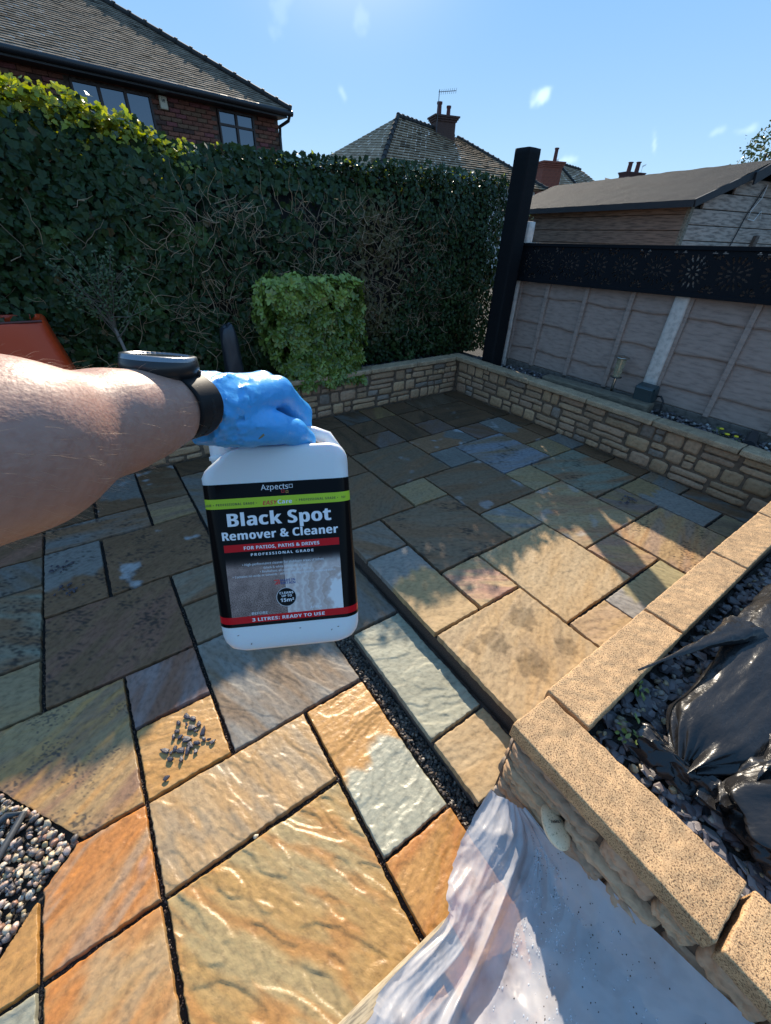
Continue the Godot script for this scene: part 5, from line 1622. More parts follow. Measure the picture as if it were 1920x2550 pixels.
func curve_at(pts: Array, t: float) -> Vector3:
	var x := clampf(t, 0, 1) * (pts.size() - 1)
	var i := mini(int(x), pts.size() - 2)
	var p0: Vector3 = pts[maxi(i - 1, 0)]
	var p3: Vector3 = pts[mini(i + 2, pts.size() - 1)]
	return (pts[i] as Vector3).cubic_interpolate(pts[i + 1], p0, p3, x - i)

func plastic_sheet() -> void:
	var L := [Vector3(0.652, 0.20, -0.263), Vector3(0.528, 0.16, -0.234), Vector3(0.457, 0.14, -0.205), Vector3(0.38, 0.132, -0.159), Vector3(0.336, 0.127, -0.118), Vector3(0.136, 0.122, -0.116), Vector3(0.066, 0.12, -0.092), Vector3(-0.12, 0.12, -0.09)]
	var C := [Vector3(0.69, 0.222, -0.171), Vector3(0.668, 0.175, -0.09), Vector3(0.57, 0.12, -0.045), Vector3(0.484, 0.095, -0.02), Vector3(0.368, 0.065, 0.012), Vector3(0.259, 0.06, 0.05), Vector3(0.15, 0.06, 0.10), Vector3(0.0, 0.06, 0.16)]
	var R := [Vector3(0.694, 0.23, -0.164), Vector3(0.700, 0.262, -0.03), Vector3(0.703, 0.29, 0.09), Vector3(0.703, 0.33, 0.19), Vector3(0.700, 0.365, 0.275), Vector3(0.700, 0.40, 0.367), Vector3(0.694, 0.44, 0.45), Vector3(0.69, 0.47, 0.6)]
	var nu := 110
	var nv := 120
	var P := PackedVector3Array()
	for j in nv:
		var t := float(j) / (nv - 1)
		var a := curve_at(L, t)
		var b := curve_at(C, t)
		var c := curve_at(R, t)
		for i in nu:
			var s := float(i) / (nu - 1)
			var p: Vector3
			if s < 0.5:
				var q := s * 2.0
				p = a.lerp(b, q)
				p.y += sin(q * PI) * 0.022 * ss(0.0, 0.25, t)
				# a double fold running beside the crease
				p.y += exp(-pow((q - 0.82) / 0.07, 2.0)) * 0.022 * ss(0.05, 0.2, t) - exp(-pow((q - 0.93) / 0.05, 2.0)) * 0.012
			else:
				var q2 := (s - 0.5) * 2.0
				p = b.lerp(c, q2)
				p.y -= sin(q2 * PI) * 0.055 * ss(0.0, 0.3, t) * (1.0 - 0.3 * q2)
				p.x -= sin(q2 * PI) * 0.01
			var big := n_rid.get_noise_2d(s * 2.2 + t * 0.6, t * 0.9 + 3.0) * 0.014
			var sm := n_rid.get_noise_2d(s * 4.0 + t * 1.5, t * 2.0 - s * 1.2) * 0.003
			var cr := n_rid.get_noise_2d((p.x + p.z) * 14.0, (p.x - p.z) * 3.0) * 0.0012 + n_cel.get_noise_2d(p.x * 8.0, p.z * 8.0) * 0.020 + n_cel.get_noise_2d(p.x * 22.0, p.z * 22.0) * 0.003
			p.y += (big + sm + cr) * ss(0.0, 0.06, minf(s, 1.0 - s) + 0.02)
			p.x += n_mid.get_noise_2d(t * 14.0, 5.0) * 0.012 * (1.0 - ss(0.0, 0.12, s))
			p.y -= 0.035 * exp(-Vector2(p.x - 0.690, p.z + 0.075).length_squared() / 0.004)
			P.append(p)
	var m := mat("plastic_sheet", lin(0.60, 0.59, 0.61), 0.3, {"back": Color(0.55, 0.55, 0.57), "alpha": 0.72, "tri": 1.1, "tex": texs.film, "bump": texs.fine, "bs": 0.05, "spec": 0.6})
	var o := put("plastic_sheet", grid(P, nu, nv, PackedVector2Array(), PackedColorArray(), false), m)
	tag(o, "translucent white plastic sheet with dirt and droplets draped against the near wall", "sheet")
	var xs := []
	for k in 800:
		var t := rng.randf_range(0.12, 0.95)
		var s := 0.56 + 0.38 * rng.randf() * rng.randf_range(0.4, 1.0)
		var i := int(s * (nu - 1))
		var j := int(t * (nv - 1))
		if n_low.get_noise_2d(s * 9.0, t * 7.0) < -0.02: continue
		var r := rng.randf_range(0.0009, 0.0034)
		xs.append(Transform3D(Basis().scaled(Vector3(r, r * 0.6, r)), P[j * nu + i] + Vector3(0, 0.0004, 0)))
	var dm := multi("water_droplets", pebble_mesh(50.0), mat("droplet", lin(0.75, 0.8, 0.85), 0.03, {"alpha": 0.35, "spec": 1.0}), xs, PackedColorArray(), o)
	dm.name = "water_droplets"
	xs = []
	var cs := PackedColorArray()
	for k in 420:
		var t := rng.randf_range(0.05, 0.95)
		var s := 0.55 + 0.4 * rng.randf()
		if n_low.get_noise_2d(s * 12.0 + 4.0, t * 3.0) < 0.05: continue
		var i := int(s * (nu - 1))
		var j := int(t * (nv - 1))
		var r := rng.randf_range(0.0012, 0.004)
		xs.append(Transform3D(Basis(Vector3.UP, rng.randf() * TAU).scaled(Vector3(r, r * 0.3, r * 0.7)), P[j * nu + i] + Vector3(0, 0.0006, 0)))
		cs.append(Color(0.12, 0.08, 0.05) * rng.randf_range(0.5, 1.4))
	multi("dirt_crumbs", chip_mesh(9, 0.5), mats["pebble"], xs, cs, o)

func fold_sheet(nu: int, nv: int, f: Callable) -> ArrayMesh:
	var P := PackedVector3Array()
	for j in nv:
		for i in nu: P.append(f.call(float(i) / (nu - 1), float(j) / (nv - 1)))
	return grid(P, nu, nv)

func sacks() -> void:
	var blk := mat("sack_black", lin(0.017, 0.016, 0.016), 0.27, {"tri": Vector3(1.2, 4.0, 4.0), "bump": texs.riven, "bs": 0.6, "spec": 0.45})
	var o := base("rubble_sack", Vector3(1.45, 0.42, 0.12), "large crumpled black plastic sack lying open in the slate bed", "sack")
	o.position = Vector3.ZERO
	# main body: a full sack lying along x, its top face stretched and shiny
	put("sack_body", fold_sheet(120, 90, func(u: float, v: float) -> Vector3:
		var th := lerpf(-0.35, 1.30, v) * PI
		var x := lerpf(1.03, 2.6, u)
		var close := ss(0.0, 0.10, u)
		var ry := lerpf(0.012, 0.075, pow(close, 0.6)) + 0.03 * ss(0.1, 0.5, u)
		var rz := lerpf(0.03, 0.145, pow(close, 0.6)) + 0.10 * ss(0.1, 0.6, u)
		var c := Vector3(x, 0.485 + 0.03 * ss(0.0, 0.4, u), 0.055 + 0.12 * u)
		var d := Vector3(0, sin(th), cos(th))
		var k := n_cel.get_noise_3d(x * 3.2, d.y * 1.5, d.z * 1.5 + 4.0) * 0.16 + n_cel.get_noise_3d(x * 4.0, d.y * 4.0, d.z * 4.0) * 0.10 + n_cel.get_noise_3d(x * 9.0, d.y * 11.0, d.z * 11.0) * 0.018
		var e := pow(pow(absf(d.y), 2.8) + pow(absf(d.z), 2.8), -1.0 / 2.8)
		return c + Vector3(n_mid.get_noise_2d(th * 2.0, 3.0) * 0.05 * (1.0 - close), d.y * ry, d.z * rz) * e * (1.0 + k)), blk, o)
	# the neck drawn out into a point over the coping
	put("sack_neck", fold_sheet(40, 24, func(u: float, v: float) -> Vector3:
		var th := v * TAU
		var c := Vector3(1.125, 0.575, -0.172).lerp(Vector3(1.62, 0.575, -0.045), u)
		c.y += sin(u * PI) * 0.012
		var r := 0.003 + 0.05 * pow(u, 2.2)
		var k := 1.0 + n_rid.get_noise_2d(u * 2.0, cos(th) * 1.2 + 9.0) * 0.4
		return c + Vector3(0, sin(th) * r * 0.55, cos(th) * r) * k), blk, o)
	# lower lobe
	put("sack_lobe", crumple(Vector3(0.26, 0.10, 0.15), 70, 50, 14.0, 0.30), blk, o, Transform3D(Basis(Vector3.UP, -0.5), Vector3(1.16, 0.485, 0.30)))
	# crumpled lip of the open mouth
	put("sack_lip", fold_sheet(46, 46, func(u: float, v: float) -> Vector3:
		var p := Vector3(0.955, 0.49, -0.055).lerp(Vector3(1.03, 0.455, 0.22), u) + Vector3(0.10, 0.02, -0.02) * v
		p.y += sin(v * PI) * 0.035 + n_cel.get_noise_2d(u * 3.5, v * 2.0 + 7.0) * 0.04
		p.x += n_cel.get_noise_2d(u * 5.0 + 3.0, v * 4.0) * 0.022
		p.z += n_mid.get_noise_2d(u * 6.0, v * 6.0) * 0.02
		return p), blk, o)
	put("sack_flap", fold_sheet(40, 40, func(u: float, v: float) -> Vector3:
		var p := Vector3(0.98, 0.47, 0.13).lerp(Vector3(1.30, 0.52, 0.15), u) + Vector3(0.0, 0.09, 0.05) * v
		p.y += n_cel.get_noise_2d(u * 3.0 + 1.0, v * 2.5) * 0.045
		p.z += n_cel.get_noise_2d(u * 2.0, v * 3.0 + 5.0) * 0.05
		return p), blk, o)

# ------------------------------------------------------------------ the jerrycan and the hand that holds it
func can_frame() -> Transform3D:
	var ex := Vector3(0.8939, 0.0236, 0.4476).normalized()
	var ey := Vector3(0.1747, 0.9012, -0.3965)
	ey = (ey - ex * ey.dot(ex)).normalized()
	return Transform3D(Basis(ex, ey, ex.cross(ey)), Vector3(0.0531, 1.4455, -0.4301))

func section(xl: float, xr: float, zf: float, zb: float, r: float, per := 10) -> PackedVector3Array:
	var o := PackedVector3Array()
	r = minf(r, minf((xr - xl) * 0.48, (zf - zb) * 0.48))
	for q in [[xr - r, zf - r, 0.0], [xr - r, zb + r, 1.0], [xl + r, zb + r, 2.0], [xl + r, zf - r, 3.0]]:
		for k in per:
			var w: float = PI / 2 - (q[2] + float(k) / (per - 1)) * PI / 2
			o.append(Vector3(q[0] + r * cos(w), 0, q[1] + r * sin(w)))
	o.append(o[0])
	return o

func jerrycan() -> void:
	var o := base("jerrycan", Vector3.ZERO, "white plastic jerrycan with black cleaner label held up by the gloved hand", "jerrycan")
	o.transform = can_frame()
	var white := mat("hdpe", lin(0.72, 0.72, 0.71), 0.33, {"sss": 0.12, "tri": 9.0, "bump": texs.fine, "bs": 0.05})
	# rows: y, left, right, front, back, corner radius (millimetres)
	var R := [[-202.6, 40, 128, -26, -66, 16], [-202.4, 27, 142, -14, -80, 20], [-200.6, 15, 153, -6, -87, 20], [-197, 8.5, 159.5, -2.5, -90, 20], [-190, 4.2, 164, -0.6, -91.5, 20], [-182, 2.4, 166, 0, -92, 19], [-170, 1.8, 166.6, 0, -92, 18], [-120, 1.1, 166.1, 0, -92, 18], [-60, 0.5, 165.5, 0, -92, 18], [0, -0.3, 165.1, 0, -92, 18], [7.4, -0.8, 165.2, 0, -92, 18], [15, 3.3, 165.4, 0, -90, 18], [20, 9, 165.2, 0, -84, 16], [25, 16, 164.5, -0.2, -72, 14], [30, 22.5, 162.6, -0.6, -52, 12], [34.6, 30, 159.6, -1.4, -34, 10], [37.6, 38, 156, -2.6, -27, 9], [39.7, 47, 150.5, -5, -24, 8], [40.5, 54, 145, -8.5, -20, 6], [40.7, 62, 140, -12, -16, 2]]
	var P := PackedVector3Array()
	var nu := 0
	for r in R:
		var s := section(r[1], r[2], r[3], r[4], r[5])
		nu = s.size()
		for p in s: P.append(Vector3(p.x, r[0], p.z) * 0.001)
	put("body", grid(P, nu, R.size(), PackedVector2Array(), PackedColorArray(), true, true), white, o)
	put("handle", tube([Vector3(0.1485, 0.016, -0.046), Vector3(0.150, 0.034, -0.049), Vector3(0.142, 0.0475, -0.050), Vector3(0.127, 0.0535, -0.050), Vector3(0.112, 0.0555, -0.050), Vector3(0.085, 0.056, -0.050), Vector3(0.060, 0.054, -0.050), Vector3(0.046, 0.044, -0.050), Vector3(0.040, 0.02, -0.050)], [0.012, 0.0095, 0.0088, 0.0085, 0.0085, 0.0085, 0.009, 0.010, 0.012], 16), white, o)
	# screw cap
	var cap := PackedVector3Array()
	var prof := [[0.0, 0.052], [14.0, 0.052], [16.2, 0.0505], [17.0, 0.048], [17.2, 0.033], [17.4, 0.0325], [19.0, 0.032], [19.2, 0.0275], [17.5, 0.027], [15.5, 0.015]]
	for q in prof:
		for i in 97:
			var w := TAU * i / 96
			var rr: float = q[0] * 0.001
			if q[1] > 0.032 and q[1] < 0.0495 and i % 2 == 0: rr -= 0.0006
			cap.append(Vector3(cos(w) * rr, q[1], sin(w) * rr))
	put("cap", grid(cap, 97, prof.size(), PackedVector2Array(), PackedColorArray(), true), white, o, Transform3D(Basis(Vector3(0, 0, 1), 0.06), Vector3(0.0225, 0.0, -0.047)))
	# label, wrapped round the front and both sides
	P = PackedVector3Array()
	var T := PackedVector2Array()
	nu = 0
	var ys := []
	for k in 13: ys.append(lerpf(0.0, -168.0, k / 12.0))
	for y in ys:
		var t: float = y / -168.0
		var xl: float = lerpf(-0.3, 1.75, t) - 0.35
		var xr: float = lerpf(165.1, 166.6, t) + 0.35
		var row := []
		row.append(Vector3(xl, y, -62))
		for k in 11:
			var w := PI + k / 10.0 * PI / 2
			row.append(Vector3(xl + 18.35 + 18.35 * cos(w), y, -18 - 18.35 * sin(w)))
		for k in range(1, 12): row.append(Vector3(lerpf(xl + 18.35, xr - 18.35, k / 12.0), y, 0.35))
		for k in 11:
			var w := PI / 2 - k / 10.0 * PI / 2
			row.append(Vector3(xr - 18.35 + 18.35 * cos(w), y, -18 + 18.35 * sin(w)))
		row.append(Vector3(xr, y, -62))
		nu = row.size()
		var arc := 0.0
		var base_u := 0.0
		for k in nu:
			P.append((row[k] as Vector3) * 0.001)
			T.append(Vector2(clampf(row[k].x / 166.0, 0.002, 0.998), t))
	var lm := mat("label_print", Color.WHITE, 0.16, {"tex": label_image(), "spec": 0.22})
	lm.texture_repeat = false
	put("label", grid(P, nu, ys.size(), T), lm, o)
	label_print(o)
	for q in [[24, -178, 0.3], [38, -190, 1.2], [96, -176, 0.1], [133, -182, 0.8], [141, -179, 0.2]]:
		put("scuff", rough_box(Vector3(0.0022, 0.0010, 0.0005), Vector3i(3, 2, 1), 0.0002, 0.0003, q[0], 900.0), mat("scuff", lin(0.2, 0.17, 0.13), 0.7), o, Transform3D(Basis(Vector3(0, 0, 1), q[2]), Vector3(q[0] * 0.001, q[1] * 0.001, 0.0001)))

func label_image() -> ImageTexture:
	var k := 5.0        # pixels per millimetre
	var w := int(166 * k)
	var h := int(168 * k)
	var im := Image.create(w, h, false, Image.FORMAT_RGB8)
	im.fill(Color(0.045, 0.043, 0.05))
	# the picture: stained stone before, banded clean stone after, fading up into the black
	var sp := noise(FastNoiseLite.TYPE_SIMPLEX_SMOOTH, 0.16, 3, 31)
	var lo := noise(FastNoiseLite.TYPE_SIMPLEX_SMOOTH, 0.012, 3, 32)
	for y in range(int(80 * k), int(157 * k)):
		var fade := ss(82.0, 100.0, y / k)
		for x in range(int(19.3 * k), int(149 * k)):
			var c: Color
			if x < 83.3 * k:
				c = Color(0.56, 0.47, 0.44).lerp(Color(0.66, 0.56, 0.52), lo.get_noise_2d(x, y) + 0.5)
				var dens := ss(100.0, 150.0, y / k) * 0.30
				var s := sp.get_noise_2d(x, y)
				c = c.lerp(Color(0.22, 0.17, 0.16), ss(0.32 - dens, 0.52 - dens, s) * 0.85)
			else:
				var p := Vector2(x / k - 146.0, (y / k - 136.0) * 0.62) 
				var r := p.length() + lo.get_noise_2d(x * 1.5, y * 1.5) * 5.0
				c = Color(0.79, 0.71, 0.68).lerp(Color(0.86, 0.81, 0.78), 0.5 + 0.5 * sin(r * 0.75))
				c = c.lerp(Color(0.71, 0.60, 0.55), ss(0.5, 1.0, sin(r * 0.38 + 1.0)) * 0.7 * (1.0 - ss(34.0, 46.0, r)))
				c = c.lerp(Color(0.9, 0.88, 0.87), 1.0 - ss(10.0, 14.0, r))
			im.set_pixel(x, y, Color(0.045, 0.043, 0.05).lerp(c, fade))
	im.fill_rect(Rect2i(int(83.1 * k), int(82 * k), 2, int(75 * k)), Color(0.1, 0.09, 0.09))
	im.fill_rect(Rect2i(0, int(16.3 * k), w, int(11.2 * k)), Color(0.70, 0.80, 0.22))
	im.fill_rect(Rect2i(int(19.2 * k), int(69 * k), int(130 * k), int(8.7 * k)), Color(0.80, 0.10, 0.13))
	im.fill_rect(Rect2i(0, int(155.5 * k), w, int(8.5 * k)), Color(0.80, 0.10, 0.13))
	# round badge
	for y in range(int(123 * k), int(149 * k)):
		for x in range(int(70 * k), int(97 * k)):
			var q := Vector2(x / k - 83.3, y / k - 135.8).length()
			if q < 11.7: im.set_pixel(x, y, Color(0.75, 0.74, 0.74) if q > 10.9 else Color(0.05, 0.06, 0.08))
	return ImageTexture.create_from_image(im)

func printed(o: Node3D, text: String, x0: float, x1: float, top: float, bottom: float, m: Material, bold := true, italic := false, spacing := 0.0, lift := 0.5) -> void:
	# fits the lettering into that frame, in millimetres on the front of the can
	var t := letters(text, 1.0, 0.01, bold, italic, spacing)
	var b := t.get_aabb()
	var sx := (x1 - x0) / b.size.x * 0.001
	var sy := (top - bottom) / b.size.y * 0.001
	var c := b.get_center()
	var xf := Transform3D(Basis(Vector3(sx, 0, 0), Vector3(0, sy, 0), Vector3(0, 0, 0.01)), Vector3((x0 + x1) * 0.0005 - c.x * sx, (top + bottom) * 0.0005 - c.y * sy, lift * 0.001))
	put("lettering", t, m, o, xf)

func label_print(o: Node3D) -> void:
	var wt := mat("print_white", lin(0.78, 0.78, 0.80), 0.2)
	var rd := mat("print_red", lin(0.62, 0.018, 0.02), 0.2)
	var bk := mat("print_dark", lin(0.06, 0.075, 0.02), 0.25)
	var bl := mat("print_blue", lin(0.03, 0.06, 0.22), 0.25)
	var gy := mat("print_grey", lin(0.62, 0.62, 0.62), 0.25)
	printed(o, "Azpects", 66.4, 96.4, -2.6, -10.6, wt, false)
	# open squares of the emblem
	for q in [[97.2, -3.6, 4.2, gy], [88.3, -9.4, 3.4, rd], [93.2, -10.6, 2.8, mat("print_amber", lin(0.5, 0.25, 0.05), 0.25)]]:
		var st := tool()
		var s: float = q[2]
		var l := 0.55
		for r in [[0, 0, s, -l], [0, -s + l, s, -s], [0, -l, l, -s + l], [s - l, -l, s, -s + l]]:
			quads(st, Vector3(q[0] + r[0], q[1] + r[1], 0.5) * 0.001, Vector3(q[0] + r[2], q[1] + r[1], 0.5) * 0.001, Vector3(q[0] + r[2], q[1] + r[3], 0.5) * 0.001, Vector3(q[0] + r[0], q[1] + r[3], 0.5) * 0.001)
		put("emblem", st.commit(), q[3], o)
	printed(o, "GRADE", 3.5, 11.0, -21.3, -24.0, bk)
	printed(o, "•", 13.0, 13.9, -22.2, -23.2, bk)
	printed(o, "PROFESSIONAL GRADE", 16.0, 57.5, -21.2, -24.0, bk, true, false, 6.0)
	printed(o, "•", 59.6, 60.6, -22.2, -23.2, bk)
	printed(o, "EASY", 66.6, 83.0, -20.9, -25.5, rd, true, true)
	printed(o, "Care", 83.2, 99.2, -20.6, -25.2, wt, true)
	printed(o, "•", 103.6, 104.6, -21.8, -22.8, bk)
	printed(o, "PROFESSIONAL GRADE", 107.2, 148.5, -20.9, -23.7, bk, true, false, 6.0)
	printed(o, "•", 150.4, 151.3, -21.9, -22.9, bk, true, false, 0.0, 0.2)
	printed(o, "PROF", 153.6, 160.0, -21.0, -23.6, bk, true, false, 6.0, -1.6)
	for e in [-0.35, 0.0, 0.35]: printed(o, "Black Spot", 26.4 + e, 141.6 + e, -32.2, -52.8, wt, true, false, 0.0, 0.5 + e * 0.08)
	for e in [-0.2, 0.0, 0.2]: printed(o, "Remover & Cleaner", 18.8 + e, 148.6 + e, -53.3, -63.6, wt, true, false, 0.0, 0.5 + e * 0.1)
	printed(o, "FOR PATIOS, PATHS & DRIVES", 41.0, 126.2, -71.6, -76.2, wt)
	printed(o, "PROFESSIONAL GRADE", 48.0, 118.8, -80.3, -83.4, wt, true, false, 8.0)
	printed(o, "• High-performance cleaner for stubborn areas of lichen", 37.4, 129.6, -91.6, -95.4, wt, false)
	printed(o, "(black & white spot) and algae", 60.6, 108.6, -96.8, -100.2, wt, false)
	printed(o, "• Revitalises all concrete and stone", 56.2, 114.0, -101.2, -104.0, wt, false)
	printed(o, "• Contains no acids or solvents - will not damage natural sensitive stone", 25.4, 142.6, -105.6, -109.0, wt, false)
	printed(o, "MADE IN", 78.2, 95.0, -113.8, -116.6, bl)
	printed(o, "BRITAIN", 78.2, 95.0, -117.2, -120.0, bl)
	var st := tool()
	var z := 0.5
	for r in [[71.0, -113.9, 77.2, -115.2], [75.8, -115.2, 77.2, -119.6]]:
		quads(st, Vector3(r[0], r[1], z) * 0.001, Vector3(r[2], r[1], z) * 0.001, Vector3(r[2], r[3], z) * 0.001, Vector3(r[0], r[3], z) * 0.001)
	for e in [0.0, 2.2]:
		quads(st, Vector3(71.0 + e, -119.9, z) * 0.001, Vector3(72.3 + e, -119.9, z) * 0.001, Vector3(75.4, -116.6 - e * 0.6, z) * 0.001, Vector3(74.6, -115.6 - e * 0.4, z) * 0.001)
	put("arrow_emblem", st.commit(), rd, o)
	printed(o, "CLEANS", 75.8, 91.6, -129.2, -132.0, wt)
	printed(o, "UP TO", 78.0, 89.6, -133.0, -135.6, wt)
	printed(o, "15m²", 76.2, 91.8, -137.2, -141.6, wt)
	printed(o, "BEFORE", 42.3, 60.0, -151.0, -154.0, wt, false)
	printed(o, "AFTER", 109.6, 123.6, -150.0, -152.8, wt, false)
	printed(o, "3 LITRES: READY TO USE", 41.8, 126.2, -158.2, -162.2, wt)

# ------------------------------------------------------------------ arm, glove and watch (millimetres in the can's frame)
var F := PackedFloat32Array()
var gn := Vector3i.ZERO
var glo := Vector3.ZERO
var gc := 1.0

func field(lo: Vector3, hi: Vector3, cell: float) -> void:
	glo = lo
	gc = cell
	gn = Vector3i(((hi - lo) / cell).ceil()) + Vector3i.ONE
	F = PackedFloat32Array()
	F.resize(gn.x * gn.y * gn.z)
	F.fill(60.0)

func bone(a: Vector3, b: Vector3, ra: float, rb: float, k: float) -> void:
	var r := maxf(ra, rb) + k + gc * 2.0
	var lo := (a.min(b) - Vector3.ONE * r - glo) / gc
	var hi := (a.max(b) + Vector3.ONE * r - glo) / gc
	var ab := b - a
	var l2 := maxf(ab.length_squared(), 0.0001)
	for z in range(maxi(0, int(lo.z)), mini(gn.z - 1, int(hi.z) + 1) + 1):
		for y in range(maxi(0, int(lo.y)), mini(gn.y - 1, int(hi.y) + 1) + 1):
			var at0 := (z * gn.y + y) * gn.x
			for x in range(maxi(0, int(lo.x)), mini(gn.x - 1, int(hi.x) + 1) + 1):
				var p := glo + Vector3(x, y, z) * gc - a
				var t := clampf(p.dot(ab) / l2, 0.0, 1.0)
				var d := (p - ab * t).length() - lerpf(ra, rb, t)
				var o := F[at0 + x]
				var h := maxf(k - absf(o - d), 0.0) / k
				F[at0 + x] = minf(o, d) - h * h * k * 0.25

func cut(p0: Vector3, n: Vector3) -> void:      # keeps what lies on the side that n points to
	for z in gn.z:
		for y in gn.y:
			for x in gn.x:
				var i := (z * gn.y + y) * gn.x + x
				F[i] = maxf(F[i], -(glo + Vector3(x, y, z) * gc - p0).dot(n))

func ruffle(fn: Callable) -> void:
	for z in gn.z:
		for y in gn.y:
			for x in gn.x:
				var i := (z * gn.y + y) * gn.x + x
				if absf(F[i]) < gc * 2.5: F[i] += fn.call(glo + Vector3(x, y, z) * gc)

func nets() -> ArrayMesh:
	var id := PackedInt32Array()
	id.resize(F.size())
	id.fill(-1)
	var V := PackedVector3Array()
	var nx := gn.x
	var nxy := gn.x * gn.y
	var off := [0, 1, nx, nx + 1, nxy, nxy + 1, nxy + nx, nxy + nx + 1]
	var E := [[0, 1], [2, 3], [4, 5], [6, 7], [0, 2], [1, 3], [4, 6], [5, 7], [0, 4], [1, 5], [2, 6], [3, 7]]
	for z in gn.z - 1:
		for y in gn.y - 1:
			for x in gn.x - 1:
				var i := z * nxy + y * nx + x
				var f0 := F[i]
				if absf(f0) > gc * 4.5: continue
				var m := 0
				for c in 8:
					if F[i + off[c]] < 0.0: m |= 1 << c
				if m == 0 or m == 255: continue
				var s := Vector3.ZERO
				var n := 0
				for e in E:
					var a: int = e[0]
					var b: int = e[1]
					if ((m >> a) & 1) != ((m >> b) & 1):
						var fa := F[i + off[a]]
						var fb := F[i + off[b]]
						var t := fa / (fa - fb)
						var pa := Vector3(a & 1, (a >> 1) & 1, (a >> 2) & 1)
						var pb := Vector3(b & 1, (b >> 1) & 1, (b >> 2) & 1)
						s += pa.lerp(pb, t)
						n += 1
				id[i] = V.size()
				V.append((glo + (Vector3(x, y, z) + s / n) * gc) * 0.001)
	var I := PackedInt32Array()
	var N := PackedVector3Array()
	N.resize(V.size())
	for z in range(1, gn.z - 1):
		for y in range(1, gn.y - 1):
			for x in range(1, gn.x - 1):
				var i := z * nxy + y * nx + x
				var f := F[i]
				for ax in 3:
					var st: int = [1, nx, nxy][ax]
					var g := F[i + st]
					if (f < 0.0) == (g < 0.0): continue
					var u: int = [nx, nxy, 1][ax]
					var v: int = [nxy, 1, nx][ax]
					var q := [id[i], id[i - u], id[i - u - v], id[i - v]]
					if q.min() < 0: continue
					var nn := (V[q[1]] - V[q[0]]).cross(V[q[2]] - V[q[0]])
					if f < 0.0:
						I.append_array([q[0], q[2], q[1], q[0], q[3], q[2]])
					else:
						I.append_array([q[0], q[1], q[2], q[0], q[2], q[3]])
						nn = -nn
					for e in q: N[e] += nn
	for k in N.size(): N[k] = N[k].normalized()
	var arr := []
	arr.resize(Mesh.ARRAY_MAX)
	arr[Mesh.ARRAY_VERTEX] = V
	arr[Mesh.ARRAY_NORMAL] = N
	arr[Mesh.ARRAY_INDEX] = I
	var me := ArrayMesh.new()
	me.add_surface_from_arrays(Mesh.PRIMITIVE_TRIANGLES, arr)
	return me

func hand_bones(g: float, k: float) -> void:
	var B := [
		# palm, from the wrist to the knuckles
		[54, 78, 72, 102, 99, -10, 21, 13.5], [46, 79, 68, 84, 107, -24, 21, 13.5], [40, 79, 66, 66, 105, -30, 20, 13], [32, 77, 64, 49, 97, -30, 19, 12],
		[52, 64, 58, 74, 60, 22, 19, 18], [40, 66, 55, 50, 66, 0, 19, 17],
		# index, middle, ring, little finger
		[102, 99, -10, 121, 79, -54, 13.5, 11], [121, 79, -54, 122, 50, -62, 11, 9.5], [122, 50, -62, 119, 42, -42, 9.5, 8.5],
		[84, 107, -24, 100, 87, -72, 13.5, 11], [100, 87, -72, 101, 52, -77, 11, 9.5], [101, 52, -77, 99, 42, -53, 9.5, 8.5],
		[66, 105, -30, 80, 86, -74, 13, 10.5], [80, 86, -74, 81, 52, -79, 10.5, 9.2], [81, 52, -79, 80, 42, -55, 9.2, 8.3],
		[49, 97, -30, 60, 82, -66, 12, 9.5], [60, 82, -66, 61, 54, -71, 9.5, 8.5], [61, 54, -71, 60, 45, -51, 8.5, 7.8],
		# thumb
		[66, 64, 48, 96, 59, 16, 19, 14.5], [96, 59, 16, 116, 54, -8, 14.5, 12], [116, 54, -8, 127, 46, -27, 11.5, 9.5]]
	for i in B.size():
		var b: Array = B[i]
		bone(Vector3(b[0] - 9, b[1], b[2]), Vector3(b[3] - 9, b[4], b[5]), b[6] + g, b[7] + g, k if i < 6 else k * 0.55)

